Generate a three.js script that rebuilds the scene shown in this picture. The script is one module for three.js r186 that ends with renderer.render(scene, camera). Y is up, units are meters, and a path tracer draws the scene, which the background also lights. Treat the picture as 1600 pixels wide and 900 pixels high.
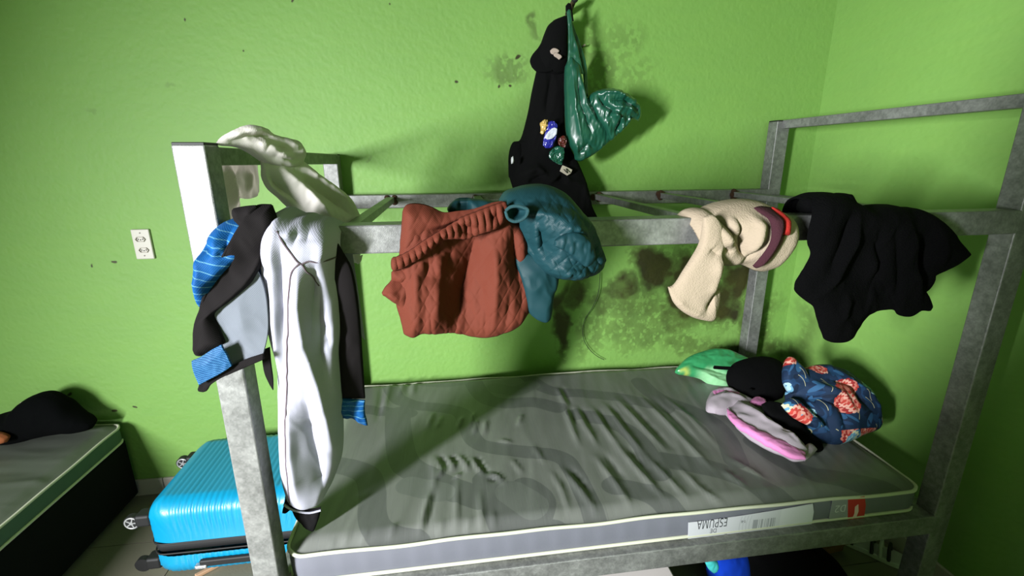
import * as THREE from 'three';
import { RoundedBoxGeometry } from 'three/addons/geometries/RoundedBoxGeometry.js';
import { mergeGeometries } from 'three/addons/utils/BufferGeometryUtils.js';
import { RectAreaLightUniformsLib } from 'three/addons/lights/RectAreaLightUniformsLib.js';

// ---------------------------------------------------------------- camera, light, exposure
const scene = new THREE.Scene();
const camera = new THREE.PerspectiveCamera(63.36, 16 / 9, 0.05, 50);
camera.position.set(0.5, 0.936, 1.763);
camera.rotation.set(-0.2699, -0.1367, -0.005, 'YXZ');
const renderer = new THREE.WebGLRenderer({ antialias: true });
renderer.toneMapping = THREE.LinearToneMapping;
renderer.toneMappingExposure = 0.9;
renderer.shadowMap.enabled = true;
RectAreaLightUniformsLib.init();
scene.background = new THREE.Color(0.75, 0.85, 1.0);            // the overcast sky outside the window
const WIN = { z0: 2.44, z1: 2.78, y0: 0.4, y1: 1.24 };          // out-of-view window opening in the left wall
const daylight = new THREE.RectAreaLight(new THREE.Color(0.95, 0.975, 1.0), 780, 0.22, 0.9);   // its sash, out of view, tilted to leave the upper walls darker
daylight.position.set(-1.37, 0.84, 2.58);
daylight.lookAt(-0.37, 0.84 - 0.62, 2.555);
daylight.castShadow = true;
scene.add(daylight);

// ---------------------------------------------------------------- helpers
const used = {};
function numbered(n) { const k = used[n] = (used[n] ?? -1) + 1; return k ? n + '_' + String(k).padStart(3, '0') : n; }
function tag(o, label, category, group, kind) {
  if (label) o.userData.label = label;
  if (category) o.userData.category = category;
  if (group) o.userData.group = group;
  if (kind) o.userData.kind = kind;
  return o;
}
function thing(name, label, category, pos = [0, 0, 0], turn = 0, group) {
  const o = new THREE.Group(); o.name = numbered(name); o.position.set(...pos); o.rotation.y = turn;
  scene.add(o); return tag(o, label, category, group);
}
function mesh(name, geo, mat, parent) {
  const m = new THREE.Mesh(Array.isArray(geo) ? mergeGeometries(geo.map(g => g.index ? g.toNonIndexed() : g)) : geo, mat);
  m.castShadow = m.receiveShadow = true;
  m.name = parent ? name : numbered(name);
  (parent || scene).add(m); return m;
}
function struct(name, geo, mat) { return tag(mesh(name, geo, mat), null, null, null, 'structure'); }
const box = (x0, x1, y0, y1, z0, z1, r = 0) => {
  const g = r ? new RoundedBoxGeometry(x1 - x0, y1 - y0, z1 - z0, 2, r) : new THREE.BoxGeometry(x1 - x0, y1 - y0, z1 - z0);
  return g.translate((x0 + x1) / 2, (y0 + y1) / 2, (z0 + z1) / 2);
};
const V3 = (x, y, z) => new THREE.Vector3(x, y, z);
function bar(a, b, w, h, r = 0.004) {                            // square tube from a to b: h tall, w across
  const p = V3(...a), q = V3(...b), L = p.distanceTo(q);
  const g = new RoundedBoxGeometry(w, h, L, 2, r);
  const m = new THREE.Matrix4().lookAt(p, q, Math.abs(q.y - p.y) > 0.9 * L ? V3(0, 0, 1) : V3(0, 1, 0));
  g.applyMatrix4(m); const c = p.add(q).multiplyScalar(0.5); return metreUV(g.translate(c.x, c.y, c.z), 2.2);
}
function metreUV(g, k = 1) {                                     // uv in metres on whichever plane a face lies
  const p = g.attributes.position, n = g.attributes.normal, u = g.attributes.uv;
  for (let i = 0; i < p.count; i++) { const x = Math.abs(n.getX(i)), y = Math.abs(n.getY(i)), z = Math.abs(n.getZ(i)); if (x >= y && x >= z) u.setXY(i, p.getZ(i) * k, p.getY(i) * k); else if (y >= z) u.setXY(i, p.getX(i) * k, p.getZ(i) * k); else u.setXY(i, p.getX(i) * k, p.getY(i) * k); }
  return g;
}
const tube = (pts, r, n = 40, k = 7) => new THREE.TubeGeometry(new THREE.CatmullRomCurve3(pts.map(p => V3(...p)), false, 'centripetal'), n, r, k);
function hash(x, y, s = 0) { let h = Math.imul(x, 374761393) + Math.imul(y, 668265263) + Math.imul(s + 7, 2147483647) | 0; h = Math.imul(h ^ (h >>> 13), 1274126177); h ^= h >>> 16; return (h >>> 0) / 4294967295; }
function noise(x, y, s = 0) {
  const i = Math.floor(x), j = Math.floor(y); let u = x - i, v = y - j; u = u * u * (3 - 2 * u); v = v * v * (3 - 2 * v);
  return (hash(i, j, s) * (1 - u) + hash(i + 1, j, s) * u) * (1 - v) + (hash(i, j + 1, s) * (1 - u) + hash(i + 1, j + 1, s) * u) * v;
}
const fbm = (x, y, s = 0, o = 4) => { let a = 0.5, t = 0, n = 0; for (let k = 0; k < o; k++) { t += a * noise(x, y, s + k); n += a; a *= 0.5; x = x * 2.03 + 5.1; y = y * 2.03 + 1.7; } return t / n; };
const clamp = (x, a = 0, b = 1) => Math.min(b, Math.max(a, x));
const smooth = (a, b, x) => { const t = clamp((x - a) / (b - a)); return t * t * (3 - 2 * t); };
const lin = c => c <= 0.04045 ? c / 12.92 : ((c + 0.055) / 1.055) ** 2.4;
const rgb = (r, g, b) => new THREE.Color().setRGB(lin(r / 255), lin(g / 255), lin(b / 255)).multiplyScalar(0.7);   // real-world reflectance, below the photograph's display values
function dataTex(w, h, fn, srgb = false) {
  const d = new Uint8Array(w * h * 4);
  for (let j = 0; j < h; j++) for (let i = 0; i < w; i++) { const c = fn(i / w, j / h, i, j), k = 4 * (j * w + i); d[k] = clamp(c[0]) * 255; d[k + 1] = clamp(c[1]) * 255; d[k + 2] = clamp(c[2]) * 255; d[k + 3] = 255; }
  const t = new THREE.DataTexture(d, w, h); t.wrapS = t.wrapT = THREE.RepeatWrapping; t.magFilter = THREE.LinearFilter; t.minFilter = THREE.LinearMipmapLinearFilter;
  if (srgb) t.colorSpace = THREE.SRGBColorSpace; t.needsUpdate = true; return t;
}
function canvasTex(w, h, draw) {
  const c = document.createElement('canvas'); c.width = w; c.height = h; draw(c.getContext('2d'), w, h);
  const t = new THREE.CanvasTexture(c); t.colorSpace = THREE.SRGBColorSpace; return t;
}
const tnoise = (x, y, p, s) => {                                 // tiling value noise, p cells across
  const i = Math.floor(x * p), j = Math.floor(y * p); let u = x * p - i, v = y * p - j; u = u * u * (3 - 2 * u); v = v * v * (3 - 2 * v); const m = k => ((k % p) + p) % p;
  return (hash(m(i), m(j), s) * (1 - u) + hash(m(i + 1), m(j), s) * u) * (1 - v) + (hash(m(i), m(j + 1), s) * (1 - u) + hash(m(i + 1), m(j + 1), s) * u) * v;
};
const grainTex = dataTex(256, 256, (u, v) => { const g = 0.5 * tnoise(u, v, 64, 1) + 0.3 * tnoise(u, v, 128, 2) + 0.2 * tnoise(u, v, 16, 3); return [g, g, g]; });
const weaveTex = dataTex(128, 128, (u, v, i, j) => { const g = 0.5 + 0.25 * Math.sin(i * Math.PI / 4) * Math.sin(j * Math.PI / 4) + 0.25 * (hash(i, j, 5) - 0.5); return [g, g, g]; });
const rep = (t, k, l = k) => { const c = t.clone(); c.repeat.set(k, l); c.needsUpdate = true; return c; };
const weave = rep(weaveTex, 16), fleece = rep(grainTex, 9), plaster = rep(grainTex, 1.6);
function cloth(r, g, b, o = {}) {
  return new THREE.MeshPhysicalMaterial({ color: rgb(r, g, b), roughness: 0.95, specularIntensity: 0.3, side: THREE.DoubleSide, bumpMap: weave, bumpScale: 0.0006, ...o });
}

// ---- cloth: a Coons patch between four outline curves, folded, hung over a rail or puffed up, with real thickness
const fr = (O, U, V) => { const o = V3(...O), u = V3(...U), v = V3(...V); return { o, u, v, n: u.clone().cross(v) }; };
function resample(flat, n) {
  const p = []; for (let i = 0; i < flat.length; i += 2) p.push(V3(flat[i], flat[i + 1], 0));
  if (p.length === 2) return Array.from({ length: n + 1 }, (_, i) => p[0].clone().lerp(p[1], i / n));
  const c = new THREE.CatmullRomCurve3(p, false, 'centripetal'); c.arcLengthDivisions = 400; return c.getSpacedPoints(n);
}
function foldAt(folds, a, b) {
  let t = 0;
  for (const [w, amp, f] of folds) {
    let best = 1e9, bt = 0; const n = f.length / 2 - 1;
    for (let i = 0; i < n; i++) {
      const x0 = f[2 * i], y0 = f[2 * i + 1], dx = f[2 * i + 2] - x0, dy = f[2 * i + 3] - y0;
      const s = clamp(((a - x0) * dx + (b - y0) * dy) / (dx * dx + dy * dy || 1e-9)), ex = a - x0 - s * dx, ey = b - y0 - s * dy, d = ex * ex + ey * ey;
      if (d < best) { best = d; bt = (i + s) / n; }
    }
    if (best > 9 * w * w) continue;
    t += amp * Math.exp(-Math.pow(best / (w * w), 0.7)) * (0.25 + 0.75 * Math.min(1, 4 * bt, 4 * (1 - bt)));
  }
  return t;
}
function sheetGeo(F, o, q = {}) {
  const nu = q.nu || 70, nv = q.nv || 80, nb = q.over ? Math.round(nv * 0.5) : 0, rows = nb + nv + 1, cols = nu + 1;
  const end = l => l.slice(-2), oR = [...end(o.T), ...o.R], oB = [...end(oR), ...o.B], oL = [...end(oB), ...o.L, o.T[0], o.T[1]];
  const T = resample(o.T, nu), B = resample(oB, nu).reverse(), R = resample(oR, nv), L = resample(oL, nv).reverse();
  // the walk is clockwise: T left to right, R down, B right to left, L up
  const base = [];
  for (let j = 0; j <= nv; j++) for (let i = 0; i <= nu; i++) {
    const u = i / nu, v = j / nv;
    const f = k => (1 - v) * T[i][k] + v * B[i][k] + (1 - u) * L[j][k] + u * R[j][k] - ((1 - u) * (1 - v) * T[0][k] + u * (1 - v) * T[nu][k] + (1 - u) * v * B[0][k] + u * v * B[nu][k]);
    base.push([f('x'), f('y')]);
  }
  const at = (i, j) => base[j * cols + i], seed = q.seed || 0, P = [], UV = [], E = [], col = [];
  for (let jj = 0; jj < rows; jj++) {
    const back = jj < nb, j = back ? 0 : jj - nb, s = back ? (nb - jj) / nb : 0;
    for (let i = 0; i <= nu; i++) {
      const u = i / nu, v = j / nv; let [a, b] = at(i, j);
      const W = Math.hypot(at(nu, j)[0] - at(0, j)[0], at(nu, j)[1] - at(0, j)[1]), H = Math.hypot(at(i, nv)[0] - at(i, 0)[0], at(i, nv)[1] - at(i, 0)[1]);
      const drop = back ? s * (typeof q.over.back === 'function' ? q.over.back(u) : q.over.back) : T[i].y - b;
      if (back) b -= drop;
      let n = q.depth ? q.depth(a, b, u, v) : 0;
      const fade = q.over ? smooth(0, 0.05, drop) : 1;
      let fold = q.folds ? foldAt(q.folds, a, b) * (back ? 0.3 : 1) : 0;
      if (q.wr) { const [am, fx, fy, wp = 1] = q.wr; const w1 = noise(a * 6, b * 6, seed + 11), m = fbm(a * fx + wp * w1, b * fy + wp * w1, seed, 3); fold += am * (1 - 2 * Math.abs(2 * m - 1)); const m2 = fbm(a * fx * 2.7 + 2 * wp * w1 + 3, b * fy * 2.7 + 2 * wp * w1, seed + 5, 2); fold += 0.4 * am * (1 - 2 * Math.abs(2 * m2 - 1)); }
      if (q.disp) fold += q.disp(a, b, u, v);
      n += fold * (0.35 + 0.65 * fade);
      if (q.over) {
        const h = q.over.h || 0.05, t = clamp(drop / h), k = Math.pow(1 - Math.pow(1 - t, 2.6), 1 / 2.6);
        n = back ? q.over.zc - k * (q.over.half || 0.045) - 0.3 * Math.max(0, fold) : q.over.zc + (n - q.over.zc) * k;
      }
      const e = Math.min(u * W, (1 - u) * W, q.over ? 9 : v * H, (1 - v) * H);
      if (q.over) { b -= n * F.n.y / F.v.y * (back ? 1 : 1 - smooth(0, 0.25, drop)); b -= q.over.lower * (back ? 1 : 1 - smooth(0, 0.08, drop)); }
      if (q.curl && !back) n -= q.curl * (1 - clamp(e / (q.cw || 0.02))) ** 2;
      P.push(F.o.clone().addScaledVector(F.u, a).addScaledVector(F.v, b).addScaledVector(F.n, n));
      UV.push(a, b);
      E.push(Math.pow(clamp(16 * u * (1 - u) * v * (1 - v)), q.pe || 0.4));
      if (q.color) col.push(...q.color(a, b, u, v));
    }
  }
  const N = P.map((p, k) => {
    const i = k % cols, j = (k - i) / cols, l = P[j * cols + Math.max(0, i - 1)], r = P[j * cols + Math.min(nu, i + 1)], t = P[Math.max(0, j - 1) * cols + i], d = P[Math.min(rows - 1, j + 1) * cols + i];
    return r.clone().sub(l).cross(t.clone().sub(d)).normalize();
  });
  const th = (q.th || 0.004) / 2, pf = q.puff || 0, pb = q.puffBack ?? pf, pos = [], uv = [], colors = [], idx = [], n = P.length;
  P.forEach((p, k) => { const w = p.clone().addScaledVector(N[k], th).addScaledVector(F.n, pf * E[k]); pos.push(w.x, w.y, w.z); });
  P.forEach((p, k) => { const w = p.clone().addScaledVector(N[k], -th).addScaledVector(F.n, -pb * E[k]); pos.push(w.x, w.y, w.z); });
  uv.push(...UV, ...UV); if (q.color) colors.push(...col, ...col);
  for (let j = 0; j < rows - 1; j++) for (let i = 0; i < nu; i++) {
    const a = j * cols + i, b = a + 1, c = a + cols, d = c + 1;
    idx.push(a, c, b, b, c, d, n + a, n + b, n + c, n + b, n + d, n + c);
  }
  const rim = (a, b) => idx.push(a, b, n + a, b, n + b, n + a);
  for (let i = 0; i < nu; i++) { rim(i, i + 1); rim((rows - 1) * cols + i + 1, (rows - 1) * cols + i); }
  for (let j = 0; j < rows - 1; j++) { rim((j + 1) * cols, j * cols); rim(j * cols + nu, (j + 1) * cols + nu); }
  const g = new THREE.BufferGeometry(); g.skin = { pos, UV, N, first: nb * cols, n };
  g.setAttribute('position', new THREE.Float32BufferAttribute(pos, 3)); g.setAttribute('uv', new THREE.Float32BufferAttribute(uv, 2));
  if (q.color) g.setAttribute('color', new THREE.Float32BufferAttribute(colors, 3));
  g.setIndex(idx); g.computeVertexNormals(); return g;
}
const sheet = (name, F, o, q, mat, parent) => mesh(name, sheetGeo(F, o, q), mat, parent);
function seamTube(F, flat, n, r) { const p = []; for (let i = 0; i < flat.length; i += 2) { const w = F.o.clone().addScaledVector(F.u, flat[i]).addScaledVector(F.v, flat[i + 1]).addScaledVector(F.n, typeof n === 'function' ? n(flat[i], flat[i + 1]) : n); p.push([w.x, w.y, w.z]); } return tube(p, r, p.length * 8, 6); }
function seamOn(m, flat, r, lift = 0) {                            // a stitched seam lying on a cloth's face
  const { pos, UV, N, first, n } = m.geometry.skin, p = [], c = new THREE.CatmullRomCurve3(toV(flat).map(([x, y]) => V3(x, y, 0)), false, 'centripetal'), k = Math.max(8, Math.round(c.getLength() / 0.008));
  for (const w of c.getSpacedPoints(k)) { let best = 1e9, bi = first; for (let i = first; i < n; i++) { const d = (UV[2 * i] - w.x) ** 2 + (UV[2 * i + 1] - w.y) ** 2; if (d < best) { best = d; bi = i; } } p.push([pos[3 * bi] + N[bi].x * lift, pos[3 * bi + 1] + N[bi].y * lift, pos[3 * bi + 2] + N[bi].z * lift]); }
  return tube(p.filter((q, i) => !i || i === p.length - 1 || i % 2 === 0), r, p.length * 3, 6);
}
const toV = flat => { const p = []; for (let i = 0; i < flat.length; i += 2) p.push([flat[i], flat[i + 1]]); return p; };

// ---------------------------------------------------------------- the room
const FL = -0.49, CE = 2.45, XL = -1.75, XR = 2.13, ZB = -0.2, ZF = 5.6;
const black = new THREE.MeshStandardMaterial({ color: rgb(18, 18, 19), roughness: 0.65 });
const GREEN = [0.165, 0.32, 0.068];
const moldShadeSpots = [   // centre x, y, half width, half height, strength: brown mould and dots, with clothes and bag shadow painted in
  // stains and cast shade together, in metres on the back wall
  [0.999, 0.227, 0.048, 0.239, 0.94],
  [1.061, 0.361, 0.066, 0.091, 0.75],
  [1.419, 0.436, 0.130, 0.153, 1.00],
  [1.595, 0.383, 0.160, 0.173, 1.00],
  [1.256, 0.352, 0.138, 0.068, 0.75],
  [1.183, 0.310, 0.076, 0.093, 0.56],
  [1.338, 0.271, 0.157, 0.127, 0.53],
  [1.378, 0.143, 0.226, 0.115, 0.44],
  [1.721, 0.253, 0.199, 0.147, 0.94],
  [1.836, 0.374, 0.115, 0.193, 0.88],
  [1.963, 0.175, 0.137, 0.152, 0.69],
  [1.565, 0.197, 0.163, 0.131, 0.62],
  [1.144, 0.156, 0.109, 0.129, 0.38],
  [1.882, 0.030, 0.244, 0.076, 0.62],
  [1.646, 0.045, 0.202, 0.061, 0.44],
  [0.724, 1.280, 0.101, 0.074, 0.38],
  [0.869, 1.433, 0.025, 0.058, 0.50],
  [1.222, 1.405, 0.101, 0.104, 0.22],
  [1.110, 1.275, 0.106, 0.132, 0.32],
  [1.299, 1.255, 0.123, 0.085, 0.18],
  [1.091, 1.413, 0.047, 0.091, 0.30],
  [0.206, 0.942, 0.022, 0.010, 0.25],
  [-0.477, 1.208, 0.030, 0.017, 0.18],
  [-0.735, 1.120, 0.033, 0.017, 0.15],
  [1.145, 0.798, 0.114, 0.038, 0.20],
  [0.562, 1.224, 0.0093, 0.0093, 1],
  [0.686, 1.217, 0.0124, 0.0124, 1],
  [0.767, 1.227, 0.0093, 0.0093, 1],
  [-0.805, 0.545, 0.0093, 0.0093, 1],
  [-1.054, 0.034, 0.0124, 0.0124, 1],
  [-0.924, -0.068, 0.0124, 0.0124, 1],
  [-0.877, 0.556, 0.0062, 0.0062, 1],
  [-0.367, 1.413, 0.0062, 0.0062, 1],
  [-0.041, 1.470, 0.0062, 0.0062, 1],
  [0.320, 1.486, 0.0062, 0.0062, 1],
  [-0.192, 1.298, 0.0062, 0.0062, 1],
  [-0.819, -0.035, 0.0062, 0.0062, 1],
  [0.767, 1.324, 0.0124, 0.0124, 1],
];
function moldShade(x, y) {
  const w = fbm(x * 7, y * 7, 31, 4) - 0.5, w2 = fbm(x * 7 + 9, y * 7, 37, 4) - 0.5; let m = 0;
  for (const [cx, cy, rx, ry, st] of moldShadeSpots) {
    const dx = (x - cx + w * 0.16) / rx, dy = (y - cy + w2 * 0.16) / ry, d = Math.sqrt(dx * dx + dy * dy);
    m = Math.max(m, st * (1 - smooth(0.45, 1.15, d)));
  }
  if (m <= 0) return 0;
  const g = fbm(x * 60, y * 60, 41, 3), g2 = fbm(x * 22, y * 26, 44, 4);
  return clamp(m * (0.75 + 0.75 * g2) - 0.45 * smooth(0.5, 0.75, g) * smooth(0.85, 0.3, m));
}
const BW = XR - XL + 0.2, BH = CE - FL;
const wallColor = (x, y) => {
  const f = 0.94 + 0.12 * fbm(x * 2.2, y * 2.2, 3, 4), s = fbm(x * 9, y * 40, 17, 3);
  let c = [GREEN[0] * f * (0.97 + 0.06 * s), GREEN[1] * f * (0.98 + 0.04 * s), GREEN[2] * f];
  const m = moldShade(x, y), k = fbm(x * 14, y * 14, 51, 3), M = [0.016 + 0.022 * k, 0.016 + 0.022 * k, 0.003];
  return c.map((v, i) => v * (1 - m) + M[i] * m);
};
const enc = c => c <= 0.0031308 ? 12.92 * c : 1.055 * c ** (1 / 2.4) - 0.055;
const backTex = dataTex(2000, 1290, (u, v) => wallColor(XL - 0.1 + u * BW, FL + v * BH).map(enc), true);
const rightTex = dataTex(512, 512, (u, v) => { const z = ZB + u * 5.8, y = FL + v * BH; let c = wallColor(7 + z, y + 3); const m = clamp(moldShade(XR - (z - ZB) * 0.9, y) * 0.9 * (1 - smooth(0.05, 0.3, z - ZB))); const M = [0.025, 0.026, 0.005]; return c.map((x, i) => enc(x * (1 - m) + M[i] * m)); }, true);
for (const t of [backTex, rightTex]) t.wrapS = t.wrapT = THREE.ClampToEdgeWrapping;
function planeUV(g, ax, ay, x0, y0, w, h) {                       // uv from position, in metres over the wall's size
  const p = g.attributes.position, u = g.attributes.uv; for (let i = 0; i < p.count; i++) u.setXY(i, (p.getComponent(i, ax) - x0) / w, (p.getComponent(i, ay) - y0) / h); return g;
}
const wallBump = rep(grainTex, 5, 3.4);
const backMat = new THREE.MeshStandardMaterial({ map: backTex, roughness: 0.62, bumpMap: wallBump, bumpScale: 0.0015 });
const rightMat = new THREE.MeshStandardMaterial({ map: rightTex, roughness: 0.62, bumpMap: wallBump, bumpScale: 0.0015 });
const greenMat = new THREE.MeshStandardMaterial({ color: new THREE.Color(...GREEN), roughness: 0.62 });
const whiteMat = new THREE.MeshStandardMaterial({ color: rgb(120, 116, 108), roughness: 0.8 });
struct('wall_back', planeUV(box(XL - 0.1, XR + 0.1, FL, CE, ZB - 0.12, ZB), 0, 1, XL - 0.1, FL, BW, BH), backMat);
struct('wall_right', planeUV(box(XR, XR + 0.12, FL, CE, ZB, ZF), 2, 1, ZB, FL, 5.8, BH), rightMat);
struct('wall_front', box(XL - 0.12, XR + 0.12, FL, CE, ZF, ZF + 0.12), greenMat);  // out of view, set far back so less light bounces in
struct('wall_left', [box(XL - 0.12, XL, FL, CE, ZB, WIN.z0), box(XL - 0.12, XL, FL, CE, WIN.z1, ZF), box(XL - 0.12, XL, FL, WIN.y0, WIN.z0, WIN.z1), box(XL - 0.12, XL, WIN.y1, CE, WIN.z0, WIN.z1)], greenMat);
struct('ceiling', box(XL - 0.12, XR + 0.12, CE, CE + 0.1, ZB - 0.12, ZF + 0.12), whiteMat);
{ // out-of-view window, its glowing sash tilted to shape where daylight falls
  const w = tag(new THREE.Group(), null, null, null, 'structure'); w.name = 'unseen_window_1'; scene.add(w);
  const fm = new THREE.MeshStandardMaterial({ color: rgb(200, 200, 195), roughness: 0.5 });
  mesh('window_frame', [box(XL - 0.03, XL + 0.01, WIN.y0, WIN.y1, WIN.z0, WIN.z0 + 0.03), box(XL - 0.03, XL + 0.01, WIN.y0, WIN.y1, WIN.z1 - 0.03, WIN.z1), box(XL - 0.03, XL + 0.01, WIN.y0, WIN.y0 + 0.03, WIN.z0, WIN.z1), box(XL - 0.03, XL + 0.01, WIN.y1 - 0.03, WIN.y1, WIN.z0, WIN.z1)], fm, w);
  const sash = new THREE.Group(); sash.name = 'sash'; sash.position.copy(daylight.position); sash.rotation.set(0, 0.025, -0.555, 'YXZ'); w.add(sash);
  mesh('unseen_window_pane', box(-0.02, -0.012, -0.45, 0.45, -0.11, 0.11), new THREE.MeshStandardMaterial({ color: 0xffffff, emissive: new THREE.Color(0.93, 0.97, 1), emissiveIntensity: 3, roughness: 0.4 }), sash);
}
{ // floor: ceramic tiles with recessed joints
  const f = tag(new THREE.Group(), null, null, null, 'structure'); f.name = 'floor'; scene.add(f);
  mesh('screed', box(XL - 0.12, XR + 0.12, FL - 0.12, FL - 0.008, ZB - 0.12, ZF + 0.12), new THREE.MeshStandardMaterial({ color: rgb(96, 92, 82), roughness: 0.95 }), f);
  const S = 0.48, tmats = [0, 1, 2].map(k => new THREE.MeshPhysicalMaterial({ color: rgb(124 + 4 * k, 120 + 3 * k, 102 + 5 * k), roughness: 0.28, bumpMap: rep(grainTex, 2), bumpScale: 0.0004 }));
  for (let i = -4; i < 7; i++) for (let j = -1; j < 13; j++) {
    const x0 = Math.max(XL, -0.55 + S * i), x1 = Math.min(XR, -0.55 + S * (i + 1)), z0 = Math.max(ZB, 0.1 + S * (j)), z1 = Math.min(ZF, 0.1 + S * (j + 1));
    if (x1 - x0 < 0.05 || z1 - z0 < 0.05) continue;
    mesh('floor_tile', box(x0 + 0.0015, x1 - 0.0015, FL - 0.01, FL, z0 + 0.0015, z1 - 0.0015), tmats[((i * 7 + j * 3) % 3 + 3) % 3], f);
  }
  const b = tag(new THREE.Group(), null, null, null, 'structure'); b.name = 'baseboard_right'; scene.add(b);
  const b2 = tag(new THREE.Group(), null, null, null, 'structure'); b2.name = 'baseboard_back'; scene.add(b2);
  const bm = new THREE.MeshPhysicalMaterial({ color: rgb(205, 198, 188), roughness: 0.25 });
  for (let z = 0.1 - S / 2 * 1; z < ZF; z += S) mesh('skirting_tile', box(XR - 0.012, XR, FL, FL + 0.078, Math.max(ZB, z + 0.0015), Math.min(ZF, z + S - 0.0015), 0.003), bm, b);
  for (let x = XL; x < XR; x += S) mesh('skirting_tile', box(x + 0.0015, Math.min(XR - 0.012, x + S - 0.0015), FL, FL + 0.078, ZB, ZB + 0.012, 0.003), bm, b2);
}
{ // out of view, placed to shade the front end of the right wall
  const c = thing('unseen_cupboard', 'tall brown furniture out of view, placed to shade the front of the right wall', 'unseen_cupboard', [0.19, FL, 1.965]);
  const wm = new THREE.MeshStandardMaterial({ color: rgb(86, 70, 54), roughness: 0.6 });
  mesh('carcass', box(-0.14, 0.14, 0, 1.6, -0.225, 0.225, 0.004), wm, c);
  for (const s of [-1, 1]) { const d = mesh('door', box(s > 0 ? 0.003 : -0.135, s > 0 ? 0.135 : -0.003, 0.05, 1.58, 0.225, 0.243, 0.003), wm, c); mesh('handle', box(s * 0.035 - 0.006, s * 0.035 + 0.006, 0.8, 0.92, 0.243, 0.262, 0.003), new THREE.MeshStandardMaterial({ color: 0x999999, metalness: 0.8, roughness: 0.4 }), d); }
}

{ // out of view beside it, placed to shade the front right of the mattress
  const c = thing('unseen_low_cabinet', 'low brown furniture out of view, placed to shade the front right of the mattress', 'unseen_cabinet', [0.19, FL, 1.635]);
  const wm = new THREE.MeshStandardMaterial({ color: rgb(86, 70, 54), roughness: 0.6 });
  mesh('carcass', box(-0.14, 0.14, 0, 0.95, -0.04, 0.04, 0.004), wm, c);
  mesh('top', box(-0.15, 0.15, 0.95, 0.97, -0.05, 0.05, 0.004), wm, c);
  for (const y of [0.05, 0.5]) { const d = mesh('drawer', box(-0.13, 0.13, y, y + 0.42, -0.052, -0.04, 0.003), wm, c); mesh('knob', new THREE.SphereGeometry(0.012, 14, 10).translate(0, y + 0.21, -0.06), black, d); }
}

// ---------------------------------------------------------------- bunk bed
const zinc = dataTex(512, 512, (u, v) => { const a = tnoise(u, v, 9, 61), b = tnoise(u, v, 40, 62), c = tnoise(u, v, 120, 63), g = 0.66 + 0.12 * (a - 0.5) + 0.13 * (b - 0.5) + 0.1 * (c - 0.5); return [g, g * 1.0, g * 0.985]; }, true);
const steel = new THREE.MeshStandardMaterial({ map: rep(zinc, 1), color: rgb(205, 206, 206), metalness: 0.35, roughness: 0.42, bumpMap: fleece, bumpScale: 0.0003 });
const rust = new THREE.MeshStandardMaterial({ color: rgb(92, 58, 34), roughness: 0.95, bumpMap: fleece, bumpScale: 0.003 });
{
  const b = thing('bunk_bed', 'galvanized square-tube steel bunk bed with a bare upper frame draped with clothes', 'bunk bed');
  const post = (x0, x1, z0, z1, top) => { const p = mesh('post', metreUV(box(x0, x1, FL + 0.012, top - 0.004, z0, z1, 0.004), 2.2), steel, b); mesh('post_cap', box(x0 + 0.001, x1 - 0.001, top - 0.006, top, z0 + 0.001, z1 - 0.001, 0.002), black, p); mesh('foot', box(x0 - 0.001, x1 + 0.001, FL, FL + 0.02, z0 - 0.001, z1 + 0.001, 0.003), black, p); };
  post(0, 0.059, 0.727, 0.786, 0.969); post(0.046, 0.1, -0.187, -0.128, 0.957);
  post(1.905, 1.964, 0.727, 0.786, 1.09); post(1.884, 1.943, -0.187, -0.128, 1.087);
  mesh('upper_front_rail', bar([0.05, 0.778, 0.7565], [1.91, 0.778, 0.7565], 0.059, 0.059), steel, b);
  mesh('upper_back_rail', bar([0.1, 0.778, -0.1575], [1.89, 0.778, -0.1575], 0.059, 0.052), steel, b);
  mesh('end_rail', bar([0.03, 0.944, 0.735], [0.085, 0.938, -0.135], 0.035, 0.036, 0.003), steel, b);
  mesh('end_rail', bar([1.947, 1.07, 0.735], [1.925, 1.07, -0.14], 0.034, 0.034, 0.003), steel, b);
  mesh('upper_side_rail', bar([0.03, 0.765, 0.735], [0.085, 0.765, -0.135], 0.03, 0.03, 0.003), steel, b);
  mesh('upper_side_rail', bar([1.947, 0.765, 0.735], [1.925, 0.765, -0.14], 0.03, 0.03, 0.003), steel, b);
  for (const x of [0.285, 0.62, 1.115, 1.4, 1.73]) {
    mesh('slat', bar([x, 0.785, 0.73], [x, 0.785, -0.13], 0.03, 0.022, 0.002), steel, b);
    const g = []; for (let k = 0; k < 9; k++) g.push(new THREE.IcosahedronGeometry(0.006 + 0.008 * hash(k, x * 100 | 0, 1), 1).translate(x - 0.02 + 0.04 * hash(k, x * 100 | 0, 2), 0.772 + 0.025 * hash(k, x * 100 | 0, 3), -0.128 + 0.006 * hash(k, 5, 4)));
    tag(mesh('weld', g, rust, b), 'rusty weld bead');
  }
  mesh('lower_front_rail', bar([0.05, -0.1325, 0.7565], [1.91, -0.1325, 0.7565], 0.059, 0.064), steel, b);
  mesh('lower_back_rail', bar([0.1, -0.14, -0.1575], [1.89, -0.14, -0.1575], 0.05, 0.06), steel, b);
  mesh('lower_side_rail', bar([0.03, -0.135, 0.735], [0.085, -0.135, -0.135], 0.04, 0.04), steel, b);
  mesh('lower_side_rail', bar([1.935, -0.135, 0.735], [1.92, -0.135, -0.14], 0.04, 0.04), steel, b);
  for (let k = 0; k < 6; k++) mesh('slat', bar([0.22 + 0.3 * k, -0.112, 0.73], [0.22 + 0.3 * k, -0.112, -0.13], 0.03, 0.02, 0.002), steel, b);
}

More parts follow.
